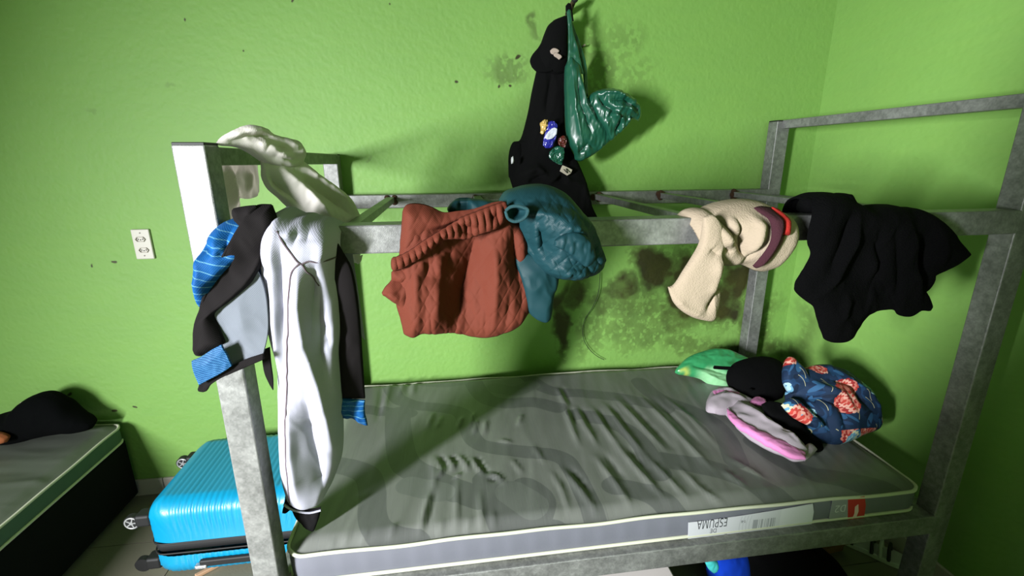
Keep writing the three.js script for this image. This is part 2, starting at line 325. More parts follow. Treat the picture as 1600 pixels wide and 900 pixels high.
// ---------------------------------------------------------------- mattresses
const printTex = canvasTex(2048, 1024, (g, w, h) => {            // grey ticking with a printed pattern of darker curls
  g.fillStyle = '#84867f'; g.fillRect(0, 0, w, h); g.lineCap = 'round'; g.lineJoin = 'round';
  const X = x => (x - 0.062) / 1.824 * w, Y = z => (z + 0.125) / 0.881 * h;
  const draw = (p, wd, c) => { g.strokeStyle = c; g.lineWidth = wd / 1.824 * w; g.beginPath(); const v = toV(p); g.moveTo(X(v[0][0]), Y(v[0][1])); for (let i = 1; i < v.length - 1; i++) g.quadraticCurveTo(X(v[i][0]), Y(v[i][1]), X((v[i][0] + v[i + 1][0]) / 2), Y((v[i][1] + v[i + 1][1]) / 2)); const e = v[v.length - 1]; g.lineTo(X(e[0]), Y(e[1])); g.stroke(); };
  for (const [wd, p] of [
    [0.042, [.209,-.192,.246,-.000,.324,.088,.448,.126,.525,.161,.541,.253,.557,.367,.619,.409,.742,.448,.842,.480,.857,.567,.862,.667,.866,.760]],
    [0.05, [.573,-.138,.596,.062,.684,.136,.800,.123,.890,.186]], [0.045, [.818,-.102,.855,.057,1.029,.094,1.176,.153,1.305,.247]],
    [0.06, [.284,.140,.311,.423,.382,.504,.488,.594,.595,.655]], [0.06, [.588,.563,.602,.669,.627,.758,.750,.780]], [0.05, [.695,.602,.743,.650,.719,.723,.664,.738]],
    [0.05, [.097,.415,.211,.451,.253,.552,.264,.681,.305,.738,.387,.760]], [0.04, [.067,.070,.230,.118,.328,.151]], [0.05, [.951,.242,1.078,.306,1.123,.435,1.114,.604]],
    [0.05, [1.292,.030,1.288,.170,1.402,.262,1.449,.403,1.385,.580]], [0.055, [1.162,.547,1.306,.601,1.387,.702,1.424,.762]], [0.05, [1.512,.492,1.533,.649,1.684,.702,1.778,.759]], [0.05, [.958,.640,1.058,.682,1.095,.765]]])
    draw(p, wd * 1.55, '#6d6f6b');
  for (const [wd, p] of [[0.07, [.337,-.111,.447,-.065,.529,-.083]], [0.08, [.673,-.003,.733,.050,.823,-.004]], [0.1, [.654,.624,.700,.683]], [0.08, [.451,.594,.356,.553]]]) draw(p, wd, '#787b75');
  for (let k = 0; k < 2600; k++) { g.fillStyle = k % 2 ? 'rgba(255,255,255,.035)' : 'rgba(0,0,0,.04)'; g.fillRect(hash(k, 1, 9) * w, hash(k, 2, 9) * h, 1.5, 20 + 90 * hash(k, 3, 9)); }
});
printTex.wrapS = printTex.wrapT = THREE.ClampToEdgeWrapping;
const ticking = new THREE.MeshPhysicalMaterial({ map: printTex, color: rgb(230, 230, 233), roughness: 0.4, sheen: 0.2, sheenRoughness: 0.5 });
const sideMat = new THREE.MeshPhysicalMaterial({ color: rgb(108, 109, 120), roughness: 0.6, side: THREE.DoubleSide, bumpMap: weave, bumpScale: 0.0004 });
const piping = new THREE.MeshStandardMaterial({ color: rgb(212, 212, 190), roughness: 0.75 });
const creases = [[.008,.006,[.231,-.139,.230,.013,.229,.113]],
  [.008,.006,[.286,-.131,.279,.005]],
  [.008,-.005,[.309,-.115,.308,.009]],
  [.007,.006,[.331,-.112,.331,.012]],
  [.01,-.007,[.198,-.102,.214,.179]],
  [.007,.007,[.415,.163,.399,.257]],
  [.007,.005,[.448,.191,.435,.263]],
  [.006,.006,[.524,.202,.508,.273]],
  [.006,.006,[.568,.186,.551,.280]],
  [.006,.009,[.433,.427,.450,.492,.446,.513]],
  [.006,-.008,[.446,.422,.462,.484]],
  [.006,.009,[.470,.433,.486,.475,.482,.506]],
  [.006,-.008,[.483,.428,.498,.470]],
  [.006,.009,[.503,.431,.523,.474,.533,.513]],
  [.006,.009,[.548,.451,.560,.492,.577,.532]],
  [.006,-.008,[.563,.446,.574,.488,.595,.535]],
  [.005,.007,[.441,.530,.454,.502]],
  [.005,.007,[.489,.537,.509,.522]],
  [.006,.008,[.591,.534,.615,.550,.636,.582]],
  [.006,-.008,[.595,.553,.619,.568]],
  [.009,.008,[.418,.590,.406,.665,.397,.734]],
  [.009,-.006,[.432,.592,.420,.667,.409,.746]],
  [.008,.006,[.419,.422,.431,.520,.425,.591]],
  [.007,.006,[.327,.701,.320,.744]],
  [.007,.005,[.261,.714,.244,.754]],
  [.006,.006,[.213,.718,.204,.752]],
  [.006,.005,[.176,.728,.169,.753]],
  [.006,.006,[.501,.530,.494,.628,.488,.768]],
  [.006,.006,[.452,.708,.445,.762]],
  [.006,.006,[.562,.610,.558,.778]],
  [.006,.005,[.591,.692,.591,.779]],
  [.006,.006,[.525,.707,.514,.772]],
  [.008,.007,[.919,.190,.914,.303,.907,.440]],
  [.008,-.006,[.941,.184,.933,.306]],
  [.009,.008,[.963,.197,.961,.331,.971,.450]],
  [.009,-.006,[.983,.200,.982,.343]],
  [.009,.008,[1.024,.206,1.027,.349,1.038,.477]],
  [.009,-.006,[1.046,.219,1.045,.364]],
  [.009,.008,[1.081,.190,1.090,.371,1.108,.522]],
  [.009,-.006,[1.104,.198,1.113,.374]],
  [.008,.007,[1.136,.147,1.163,.340,1.185,.499]],
  [.01,-.007,[1.170,.126,1.194,.323,1.214,.485]],
  [.01,.008,[1.243,.147,1.264,.333,1.279,.513,1.286,.598]],
  [.01,-.007,[1.288,.170,1.310,.340,1.320,.501]],
  [.008,.006,[1.339,.177,1.368,.326,1.372,.490]],
  [.009,.008,[.944,.498,.967,.641,.974,.723]],
  [.009,-.007,[.980,.487,.996,.617]],
  [.009,.008,[.825,.546,.856,.653,.874,.745]],
  [.009,-.007,[.848,.540,.878,.656]],
  [.009,.008,[1.034,.459,1.056,.595,1.083,.713]],
  [.009,-.007,[1.066,.464,1.085,.600]],
  [.008,.007,[1.108,.522,1.130,.636,1.146,.722]],
  [.008,.006,[1.187,.583,1.201,.675,1.216,.719]],
  [.006,.006,[.787,.556,.801,.645,.800,.722]],
  [.006,.005,[.758,.419,.773,.507]],
  [.006,.005,[.674,.476,.695,.543]],
  [.006,.005,[.645,.365,.686,.390]],
  [.006,.006,[.577,.232,.565,.314]],
  [.007,.006,[.612,.237,.598,.327]],
  [.007,.006,[.746,.221,.724,.288]],
  [.008,.006,[1.205,.704,1.266,.765]],
  [.008,.006,[.925,.034,.926,.192]],
  [.008,-.005,[.949,.026,.951,.176]],
  [.009,.007,[1.317,.618,1.341,.696]],
  [.009,.006,[1.374,.561,1.425,.679]]];
function mattress(t, w, d, h, top, side, pipe, crease, seed) {     // local: x 0..w, z 0..d, base at y = 0; returns nothing, adds the parts
  const r = 0.05, nx = Math.round(w / 0.008), nz = Math.round(d / 0.008);
  const round = (x, z) => { const cx = clamp(x, r, w - r), cz = clamp(z, r, d - r), dx = x - cx, dz = z - cz; if (!dx || !dz) return [x, z]; const m = Math.max(Math.abs(dx), Math.abs(dz)), l = Math.hypot(dx, dz); return [cx + dx * m / l, cz + dz * m / l]; };
  const topY = (x, z) => { const e = Math.min(x, w - x, z, d - z); return h + 0.012 * smooth(d, 0, z) - 0.016 * (1 - smooth(0, 0.05, e)) - 0.012 * smooth(0.55 * w, w, x) + (crease ? crease(x, z) * smooth(0, 0.03, e) : 0) + 0.003 * (fbm(x * 6, z * 6, seed, 2) - 0.5); };
  const pos = [], uv = [], idx = [];
  for (let j = 0; j <= nz; j++) for (let i = 0; i <= nx; i++) { const [x, z] = round(i / nx * w, j / nz * d); pos.push(x, topY(i / nx * w, j / nz * d), z); uv.push(x / w, 1 - z / d); if (i < nx && j < nz) { const a = j * (nx + 1) + i; idx.push(a, a + nx + 1, a + 1, a + 1, a + nx + 1, a + nx + 2); } }
  const g = new THREE.BufferGeometry(); g.setAttribute('position', new THREE.Float32BufferAttribute(pos, 3)); g.setAttribute('uv', new THREE.Float32BufferAttribute(uv, 2)); g.setIndex(idx); g.computeVertexNormals();
  mesh('top_cover', g, top, t);
  const edge = []; // perimeter
  const N = 260; for (let k = 0; k < N; k++) { let s = k / N * 2 * (w + d), x, z; if (s < w) { x = s; z = d; } else if (s < w + d) { x = w; z = d - (s - w); } else if (s < 2 * w + d) { x = w - (s - w - d); z = 0; } else { x = 0; z = s - 2 * w - d; } edge.push(round(x, z)); }
  const p2 = [], u2 = [], i2 = [], M = 8; const mx = w / 2, mz = d / 2;
  for (let j = 0; j <= M; j++) edge.concat([edge[0]]).forEach(([x, z], k) => { const v = j / M, e = 0.004 * Math.sin(Math.PI * v) - 0.003 + 0.0015 * Math.sin(k * 2.1) * Math.sin(v * 3); const sx = Math.sign(x - mx) * smooth(0, 0.03, Math.abs(x - mx) - mx + 0.03), sz = Math.sign(z - mz) * smooth(0, 0.03, Math.abs(z - mz) - mz + 0.03); p2.push(x + sx * e, v * (topY(x, z)), z + sz * e); u2.push(k / N * 2 * (w + d), v * h); if (j < M && k < N) { const a = j * (N + 1) + k; i2.push(a, a + 1, a + N + 1, a + 1, a + N + 2, a + N + 1); } });
  const g2 = new THREE.BufferGeometry(); g2.setAttribute('position', new THREE.Float32BufferAttribute(p2, 3)); g2.setAttribute('uv', new THREE.Float32BufferAttribute(u2, 2)); g2.setIndex(i2); g2.computeVertexNormals();
  mesh('side_panel', g2, side, t);
  mesh('base_cover', box(0.01, w - 0.01, 0, 0.01, 0.01, d - 0.01), side, t);
  const ring = y => new THREE.TubeGeometry(new THREE.CatmullRomCurve3(edge.map(([x, z], k) => V3(x, typeof y === 'number' ? y : y(x, z) + 0.0025 * Math.sin(k * 0.37) * Math.sin(k * 0.11), z)), true, 'centripetal'), 520, 0.005, 6, true);
  mesh('piping', ring((x, z) => topY(x, z)), pipe, t); mesh('piping', ring(0.005), pipe, t);
}
{
  const MX = 0.062, MZ = -0.125, MY = -0.1;
  const m = thing('mattress', 'grey patterned foam mattress with cream piping on the lower bunk, creased', 'mattress', [MX, MY, MZ]);
  mattress(m, 1.824, 0.881, 0.1, ticking, sideMat, piping, (x, z) => { const X = x + MX, Z = z + MZ; return foldAt(creases, X, Z) + 0.0022 * (1 - 2 * Math.abs(2 * fbm(X * 14 + 6 * Z * 0.4, Z * 2.2, 71, 3) - 1)); }, 5);
  const lab = canvasTex(1024, 256, (g, w, h) => {                // the maker's paper label, stuck on upside down
    g.fillStyle = '#b0b0b7'; g.fillRect(0, 0, w, h); g.translate(w, h); g.rotate(Math.PI);   // from here on: the right way up
    g.fillStyle = '#1f2125'; g.font = '118px sans-serif'; g.save(); g.translate(708, 204); g.scale(0.54, 1); g.fillText('ESPUMA', 0, 0); g.restore();
    g.font = '58px sans-serif'; g.save(); g.translate(786, 108); g.scale(0.82, 1); g.fillText('DE', 0, 0); g.restore();
    g.fillRect(700, 30, 22, 8); g.font = '38px sans-serif'; g.fillText('14', 560, 160);
    g.strokeStyle = '#8f9298'; g.lineWidth = 3; for (let k = 0; k < 4; k++) { g.beginPath(); g.moveTo(520 + 26 * k, 20); g.quadraticCurveTo(545 + 26 * k, 90, 520 + 26 * k, 200); g.stroke(); }
    for (let k = 0; k < 36; k++) { g.fillStyle = hash(k, 3, 3) > 0.4 ? '#6f7177' : '#b0b0b7'; g.fillRect(324 + k * 5, 50, 3.4, 100); }
    g.fillStyle = '#b8b8be'; g.fillRect(15, 15, 270, 220);
  });
  const shape = new THREE.Shape(); const L = toV([1.132,-.045,1.197,-.045,1.294,-.042,1.392,-.037,1.452,-.033,1.512,-.028,1.521,-.058,1.522,-.105,1.444,-.110,1.284,-.111,1.137,-.111]);
  L.forEach(([x, y], k) => k ? shape.lineTo(x, y) : shape.moveTo(x, y));
  const lg = planeUV(new THREE.ExtrudeGeometry(shape, { depth: 0.0012, bevelEnabled: false }).translate(0, 0, 0.7585), 0, 1, 1.13, -0.112, 0.395, 0.086);
  lg.translate(-MX, -MY, -MZ); tag(mesh('paper_label', lg, new THREE.MeshStandardMaterial({ map: lab, roughness: 0.55 }), m), 'white paper label printed upside down');
  const q = (name, px, c, z, label) => { const s = new THREE.Shape(); toV(px).forEach(([x, y], k) => k ? s.lineTo(x, y) : s.moveTo(x, y)); return tag(mesh(name, new THREE.ExtrudeGeometry(s, { depth: 0.0012, bevelEnabled: false }).translate(-MX, -MY, z - MZ), new THREE.MeshStandardMaterial({ color: c, roughness: 0.6 }), m), label); };
  const rt = q('red_tag', [1.625,-.026,1.679,-.023,1.690,-.056,1.694,-.102,1.641,-.104], rgb(196, 44, 36), 0.7585, 'red fabric tag with a white mark');
  const ck = new THREE.Shape(); toV([1.654,-.056,1.663,-.048,1.669,-.074,1.666,-.094,1.653,-.099,1.657,-.081]).forEach(([x, y], k) => k ? ck.lineTo(x, y) : ck.moveTo(x, y));
  mesh('mark', new THREE.ExtrudeGeometry(ck, { depth: 0.0006, bevelEnabled: false }).translate(-MX, -MY, 0.7598 - MZ), new THREE.MeshStandardMaterial({ color: rgb(235, 200, 195), roughness: 0.6 }), rt);
  const gp = canvasTex(128, 128, (g, w, h) => { g.fillStyle = '#7c7d82'; g.fillRect(0, 0, w, h); g.translate(w, h); g.rotate(Math.PI); g.fillStyle = '#b0b0b4'; g.font = '62px sans-serif'; g.fillText('D2', 26, 84); });
  const gg = planeUV(box(1.575, 1.64, -0.09, -0.022, 0.7585, 0.7592), 0, 1, 1.575, -0.09, 0.065, 0.068).translate(-MX, -MY, -MZ);
  mesh('printed_patch', gg, new THREE.MeshStandardMaterial({ map: gp, roughness: 0.6 }), m);
}
{ // the bed at the left: box base and mattress
  const bx = -1.7, bw = 0.83, bz = -0.17, bd = 1.95;
  const base = thing('bed_base', 'black fabric box bed base standing on the floor by the left wall', 'bed base', [bx, FL, bz]);
  const bm = cloth(12, 13, 14);
  mesh('box', box(0, bw - 0.008, 0.03, 0.3, 0.0, bd, 0.012), bm, base);
  for (const [x, z] of [[0.08, 0.08], [bw - 0.1, 0.08], [0.08, bd - 0.1], [bw - 0.1, bd - 0.1]]) mesh('leg', new THREE.CylinderGeometry(0.025, 0.022, 0.032, 16).translate(x, 0.016, z), black, base);
  const m = thing('mattress', 'dark grey mattress with green side and pale piping on the black base at left', 'mattress', [bx, FL + 0.3, bz]);
  const lp = printTex.clone(); lp.needsUpdate = true;
  mattress(m, bw, bd, 0.085, new THREE.MeshPhysicalMaterial({ map: lp, color: rgb(190, 195, 190), roughness: 0.5 }), new THREE.MeshStandardMaterial({ color: rgb(74, 102, 84), roughness: 0.8, bumpMap: fleece, bumpScale: 0.0008, side: THREE.DoubleSide }), piping, (x, z) => 0.004 * (1 - 2 * Math.abs(2 * fbm(x * 3, z * 9, 81, 3) - 1)), 9);
}
// ---------------------------------------------------------------- clothes over the upper front rail
const hang = (half = 0.042, back = 0.2, h = 0.05) => ({ zc: 0, half, back, h, lower: 0.005 });   // frames of hung cloth lie in the rail's mid plane
const RZ = 0.757;
const knit = (r, g, b, o) => cloth(r, g, b, { bumpMap: fleece, bumpScale: 0.0012, ...o });
{ // rust garment
  const t = thing('quilted_skirt', 'rust red quilted garment with a gathered elastic waistband hung over the rail', 'garment');
  const F = fr([0,0,0.757],[1,0,0],[0,1,0]), m = cloth(98, 45, 31, { roughness: 0.8 });
  const quilt = (a, b) => { const s = 0.027, p = Math.abs(((a + 0.6 * b) / s) % 1 + 1) % 1, r = Math.abs(((a - 0.6 * b) / s) % 1 + 1) % 1; const k = x => Math.exp(-((Math.min(x, 1 - x) / 0.1) ** 2)); return -0.0011 * Math.max(k(p), k(r)); };
  sheet('body', F, {T:[.416,.819,.427,.838,.446,.842,.467,.837,.489,.824,.521,.825,.556,.830,.592,.837,.615,.840,.631,.823,.660,.804],R:[.663,.778,.663,.712,.672,.641,.668,.612],B:[.647,.587,.630,.576,.588,.560,.549,.558,.491,.575,.438,.581,.417,.573,.400,.577],L:[.395,.612,.389,.643,.390,.695,.401,.742,.409,.787]}, { nu: 130, nv: 130, depth: (a, b, u) => 0.056 + 0.012 * Math.sin(u * 9), over: hang(0.05, 0.16), disp: quilt, th: 0.006, curl: 0.014, cw: 0.03, seed: 3, wr: [0.006, 22, 5, 1],
    folds: [[.02,-.03,[.554,.777,.544,.730,.524,.662,.511,.584]],
  [.018,.02,[.591,.782,.597,.701,.588,.572]],
  [.02,.018,[.486,.759,.476,.678,.464,.579]],
  [.014,-.014,[.506,.765,.491,.718,.480,.678]],
  [.014,.012,[.440,.734,.429,.652,.422,.582]],
  [.012,-.012,[.631,.808,.637,.741,.647,.685]],
  [.02,-.016,[.631,.768,.647,.671,.661,.598]],
  [.012,-.01,[.462,.746,.449,.693]]]}, m, t);
  const gather = (a, b, u, v) => 0.0035 * Math.sin(a * 480 + 60 * b + 2 * noise(a * 40, b * 20, 9)) * Math.sin(Math.PI * clamp(v));
  sheet('waistband', F, {T:[.391,.748,.407,.753,.427,.763,.453,.781,.482,.798,.508,.813,.529,.826,.554,.835,.586,.846,.614,.854],R:[.617,.840,.614,.819],B:[.594,.803,.565,.794,.543,.785,.515,.787,.490,.785,.464,.766,.442,.749,.423,.739,.408,.730,.390,.725],L:[.389,.735]}, { nu: 150, nv: 16, depth: (a, b, u, v) => 0.088 + 0.012 * Math.sin(Math.PI * u), disp: gather, th: 0.007, curl: 0.008, cw: 0.012,
    folds: [[.02,-.022,[.541,.817,.535,.787]],
  [.01,-.012,[.582,.820,.601,.832]],
  [.008,.006,[.437,.754,.488,.797]]]}, m, t);
  sheet('back_panel', F, {T:[.415,.838,.423,.848,.443,.850,.467,.844,.492,.832,.522,.834,.555,.838,.592,.849,.615,.852],R:[.620,.841],B:[.591,.835,.555,.823,.529,.813,.508,.801,.481,.786,.448,.767,.422,.751,.409,.744],L:[.405,.762,.410,.801]}, { nu: 70, nv: 40, depth: (a, b, u, v) => 0.078 - 0.02 * Math.sin(Math.PI * u) * v, th: 0.005, curl: 0.03, cw: 0.03, disp: quilt, seed: 5, wr: [0.004, 10, 6, 1] }, m, t);
  sheet('pocket_flap', F, {T:[.386,.718,.397,.718,.413,.722,.434,.735],R:[.429,.695,.416,.655,.406,.627],B:[.396,.642,.382,.656,.370,.665,.362,.671],L:[.370,.684,.382,.697]}, { nu: 34, nv: 34, depth: () => 0.07, th: 0.006, curl: 0.015, cw: 0.02, seed: 8, wr: [0.006, 20, 14, 1], folds: [[.008,-.01,[.380,.700,.403,.693,.419,.701]],
  [.008,.008,[.372,.673,.397,.661]]] }, m, t);
}
{ // teal jacket
  const t = thing('quilted_jacket', 'dark teal quilted jacket crumpled over the rail beside the rust garment', 'jacket');
  const F = fr([0,0,0.757],[1,0,0],[0,1,0]), m = cloth(22, 56, 62, { roughness: 0.5 });
  const quilt = (a, b) => { const s = 0.03, p = Math.abs(((a + 0.5 * b) / s) % 1 + 1) % 1, r = Math.abs(((a - 0.9 * b) / s) % 1 + 1) % 1; const k = x => Math.exp(-((Math.min(x, 1 - x) / 0.11) ** 2)); return -0.0016 * Math.max(k(p), k(r)); };
  sheet('body', F, {T:[.616,.853,.626,.871,.645,.879,.670,.885,.704,.886,.733,.878,.753,.867,.766,.854],R:[.787,.822,.809,.793,.822,.763,.834,.729],B:[.829,.715,.813,.706,.786,.699,.752,.695,.721,.698,.698,.707],L:[.680,.723,.664,.745,.656,.767,.651,.793,.648,.815,.631,.818,.616,.831]}, { nu: 120, nv: 110, depth: (a, b, u, v) => 0.075 + 0.045 * Math.sin(Math.PI * clamp(u)) * smooth(0, 0.5, v), over: hang(0.05, 0.1, 0.07), disp: quilt, th: 0.006, curl: 0.03, cw: 0.04, seed: 13, wr: [0.007, 16, 20, 1],
    folds: [[.014,-.022,[.664,.812,.671,.767,.684,.727]],
  [.01,-.02,[.679,.818,.690,.773,.698,.740]],
  [.012,.014,[.671,.818,.680,.760]],
  [.018,-.02,[.761,.816,.796,.776,.800,.743,.778,.724,.730,.735]],
  [.016,.02,[.713,.811,.755,.804,.785,.777]],
  [.012,.01,[.653,.844,.702,.830,.755,.816]],
  [.01,-.008,[.663,.859,.715,.851,.754,.835]],
  [.012,.012,[.704,.713,.758,.707,.806,.716]],
  [.014,-.012,[.717,.746,.697,.773,.705,.792]]]}, m, t);
  sheet('inner_flap', F, {T:[.702,.785,.719,.796,.744,.801,.767,.788,.781,.765],R:[.784,.752,.780,.737],B:[.767,.731,.753,.740,.733,.756,.717,.767,.701,.775],L:[.702,.780]}, { nu: 50, nv: 26, depth: () => 0.135, puff: 0.012, puffBack: 0.004, th: 0.004, seed: 15, wr: [0.004, 30, 20, 1] }, m, t);
  sheet('hanging_sleeve', F, {T:[.633,.738,.660,.744,.695,.738,.734,.699],R:[.733,.677,.723,.646,.721,.612,.717,.594],B:[.707,.587,.692,.591,.678,.601,.669,.610],L:[.663,.637,.653,.681]}, { nu: 44, nv: 60, depth: () => 0.045, puff: 0.018, th: 0.005, seed: 17, wr: [0.005, 10, 10, 1] }, m, t);
  sheet('back_sleeve', F, {T:[.506,.841,.520,.852,.546,.854,.575,.852,.611,.848,.647,.856],R:[.656,.838,.653,.814],B:[.618,.822,.581,.811,.545,.814,.509,.818],L:[.501,.830]}, { nu: 60, nv: 24, depth: () => -0.03, puff: 0.03, th: 0.004, seed: 19, wr: [0.006, 14, 16, 1], folds: [[.014,-.02,[.520,.841,.553,.840]],
  [.012,.01,[.567,.837,.647,.844]]] }, m, t);
  const cf = [.610,.841,.619,.848,.630,.850,.644,.847,.653,.842,.649,.830,.639,.823,.626,.821,.615,.827,.610,.841];
  tag(mesh('cuff', seamTube(F, cf, 0.122, 0.0035), cloth(48, 86, 92, { roughness: 0.5 }), t), 'pale teal cuff edge');
  sheet('cuff_opening', F, {T:[.611,.840,.620,.847,.631,.849,.644,.846],R:[.652,.841,.648,.830],B:[.638,.825,.626,.822],L:[.615,.829]}, { nu: 20, nv: 14, depth: (a, b, u, v) => 0.12 - 0.022 * Math.sin(Math.PI * u) * Math.sin(Math.PI * v), th: 0.003 }, m, t);
}
{ // cream fleece garment with maroon and red stripes
  const t = thing('fleece_top', 'cream fleece garment with a maroon and red stripe bunched over the rail', 'garment');
  const F = fr([0,0,0.757],[1,0,0],[0,1,0]), m = knit(168, 152, 132, { roughness: 1 }), mar = knit(64, 34, 42), red = knit(160, 40, 34);
  sheet('body', F, {T:[1.038,.810,1.044,.822,1.064,.828,1.079,.825,1.099,.833,1.126,.841,1.170,.846,1.203,.842,1.229,.828,1.255,.822],R:[1.273,.810,1.277,.793,1.276,.757,1.265,.727,1.245,.695],B:[1.230,.685,1.202,.687,1.165,.702,1.137,.702,1.106,.706,1.078,.718],L:[1.072,.734,1.051,.756,1.041,.782]}, { nu: 110, nv: 80, depth: (a, b, u, v) => 0.062 + 0.02 * Math.sin(Math.PI * v), over: hang(0.055, 0.05, 0.06), th: 0.008, curl: 0.025, cw: 0.03, seed: 23, wr: [0.003, 10, 10, 1],
    folds: [[0.009,-.024,[1.076,.823,1.090,.804,1.111,.780,1.135,.737]],
  [.009,.018,[1.066,.812,1.084,.784,1.107,.748]],
  [.008,-.024,[1.120,.811,1.130,.775,1.141,.739,1.150,.722]],
  [.01,.014,[1.107,.818,1.125,.769]],
  [.012,.02,[1.148,.824,1.164,.796,1.161,.753,1.147,.719]],
  [.008,-.02,[1.185,.760,1.166,.739,1.153,.719]],
  [.007,-.016,[1.091,.752,1.104,.743,1.108,.735]],
  [.012,.01,[1.082,.715,1.121,.708,1.159,.710]]]}, m, t);
  sheet('hanging_leg', F, {T:[1.037,.815,1.056,.820,1.073,.805,1.089,.770,1.095,.744],R:[1.079,.724,1.087,.698,1.087,.668,1.094,.653,1.106,.649],B:[1.107,.622,1.101,.592,1.095,.576,1.071,.578,1.045,.587,1.016,.605,.995,.627,.982,.658],L:[.992,.662,1.010,.695,1.027,.729,1.039,.757,1.039,.785]}, { nu: 70, nv: 90, depth: (a, b, u, v) => 0.078 - 0.02 * v, puff: 0.02, puffBack: 0.012, th: 0.006, seed: 25, wr: [0.0025, 9, 9, 1],
    folds: [[.008,-.02,[1.088,.698,1.087,.653,1.078,.623,1.071,.605]],
  [.012,.01,[1.073,.727,1.081,.683,1.074,.639]],
  [.01,-.008,[1.055,.749,1.075,.734]],
  [.008,.006,[.994,.639,1.024,.608,1.073,.587]]]}, m, t);
  const st = (name, o, mat, d) => sheet(name, F, o, { nu: 20, nv: 40, depth: d, th: 0.004, curl: 0.01, cw: 0.012 }, mat, t);
  st('stripe', {T:[1.165,.829,1.179,.832,1.206,.829],R:[1.211,.806,1.211,.786,1.202,.758,1.191,.733,1.182,.717],B:[1.175,.702,1.164,.706],L:[1.176,.731,1.186,.759,1.186,.786,1.178,.811]}, mar, (a, b, u, v) => 0.092 + 0.016 * Math.sin(Math.PI * clamp(v * 0.9 + 0.1)) - 0.03 * (1 - smooth(0, 0.22, v)));
  tag(t.children[t.children.length - 1], 'maroon stripe');
  st('stripe', {T:[1.206,.831,1.224,.825],R:[1.234,.806,1.234,.788,1.231,.775],B:[1.213,.776],L:[1.212,.799,1.211,.813]}, red, (a, b, u, v) => 0.09 + 0.014 * v - 0.02 * (1 - smooth(0, 0.5, v)));
  tag(t.children[t.children.length - 1], 'red stripe');
  st('stripe', {T:[1.213,.773,1.227,.774],R:[1.224,.758,1.212,.735,1.198,.716,1.183,.705],B:[1.177,.708],L:[1.192,.728,1.204,.747,1.211,.763]}, knit(120, 84, 86), () => 0.094);
  tag(t.children[t.children.length - 1], 'mottled brown stripe');
}
{ // black cloth at the right
  const t = thing('black_shirt', 'plain black cloth garment draped over the right end of the front rail', 'garment');
  const F = fr([0,0,0.757],[1,0,0],[0,1,0]), m = knit(5, 5, 6, { specularIntensity: 0.12, bumpScale: 0.002 });
  sheet('body', F, {T:[1.320,.849,1.348,.859,1.380,.860,1.409,.856,1.445,.840,1.481,.823,1.521,.828,1.560,.828,1.581,.821,1.612,.821,1.642,.810],R:[1.672,.776,1.707,.740,1.747,.708],B:[1.723,.684,1.701,.669,1.674,.651,1.677,.633,1.657,.606,1.675,.572,1.647,.572,1.623,.558,1.592,.563,1.582,.574,1.540,.571,1.508,.559,1.488,.531,1.467,.507,1.424,.501,1.400,.509],L:[1.376,.549,1.355,.595,1.331,.612,1.295,.644,1.306,.678,1.323,.722,1.307,.761]}, { nu: 120, nv: 120, depth: (a, b, u) => 0.062 + 0.008 * Math.sin(14 * u), over: hang(0.05, 0.1), th: 0.005, curl: 0.012, cw: 0.03, seed: 33, wr: [0.005, 12, 5, 1],
    folds: [[.014,.018,[1.425,.819,1.416,.746,1.382,.672,1.356,.634]],
  [.014,-.014,[1.402,.812,1.385,.739,1.365,.672]],
  [.014,-.016,[1.481,.788,1.497,.683,1.484,.588]],
  [.016,.016,[1.475,.744,1.491,.652,1.495,.580]],
  [.016,.014,[1.553,.801,1.584,.710,1.622,.598]],
  [.012,-.016,[1.607,.755,1.627,.662,1.636,.614]],
  [.016,.016,[1.626,.792,1.659,.723,1.663,.676]],
  [.014,-.012,[1.513,.795,1.549,.681,1.568,.600]],
  [.012,.012,[1.425,.623,1.421,.559]]] }, m, t);
  sheet('sleeve', F, {T:[1.311,.829,1.318,.845,1.343,.848,1.376,.850,1.402,.856,1.441,.852],R:[1.458,.812],B:[1.413,.800,1.374,.809,1.332,.810],L:[1.316,.814]}, { nu: 40, nv: 20, depth: () => 0.01, puff: 0.03, th: 0.004, seed: 35, wr: [0.005, 14, 12, 1] }, m, t);
}
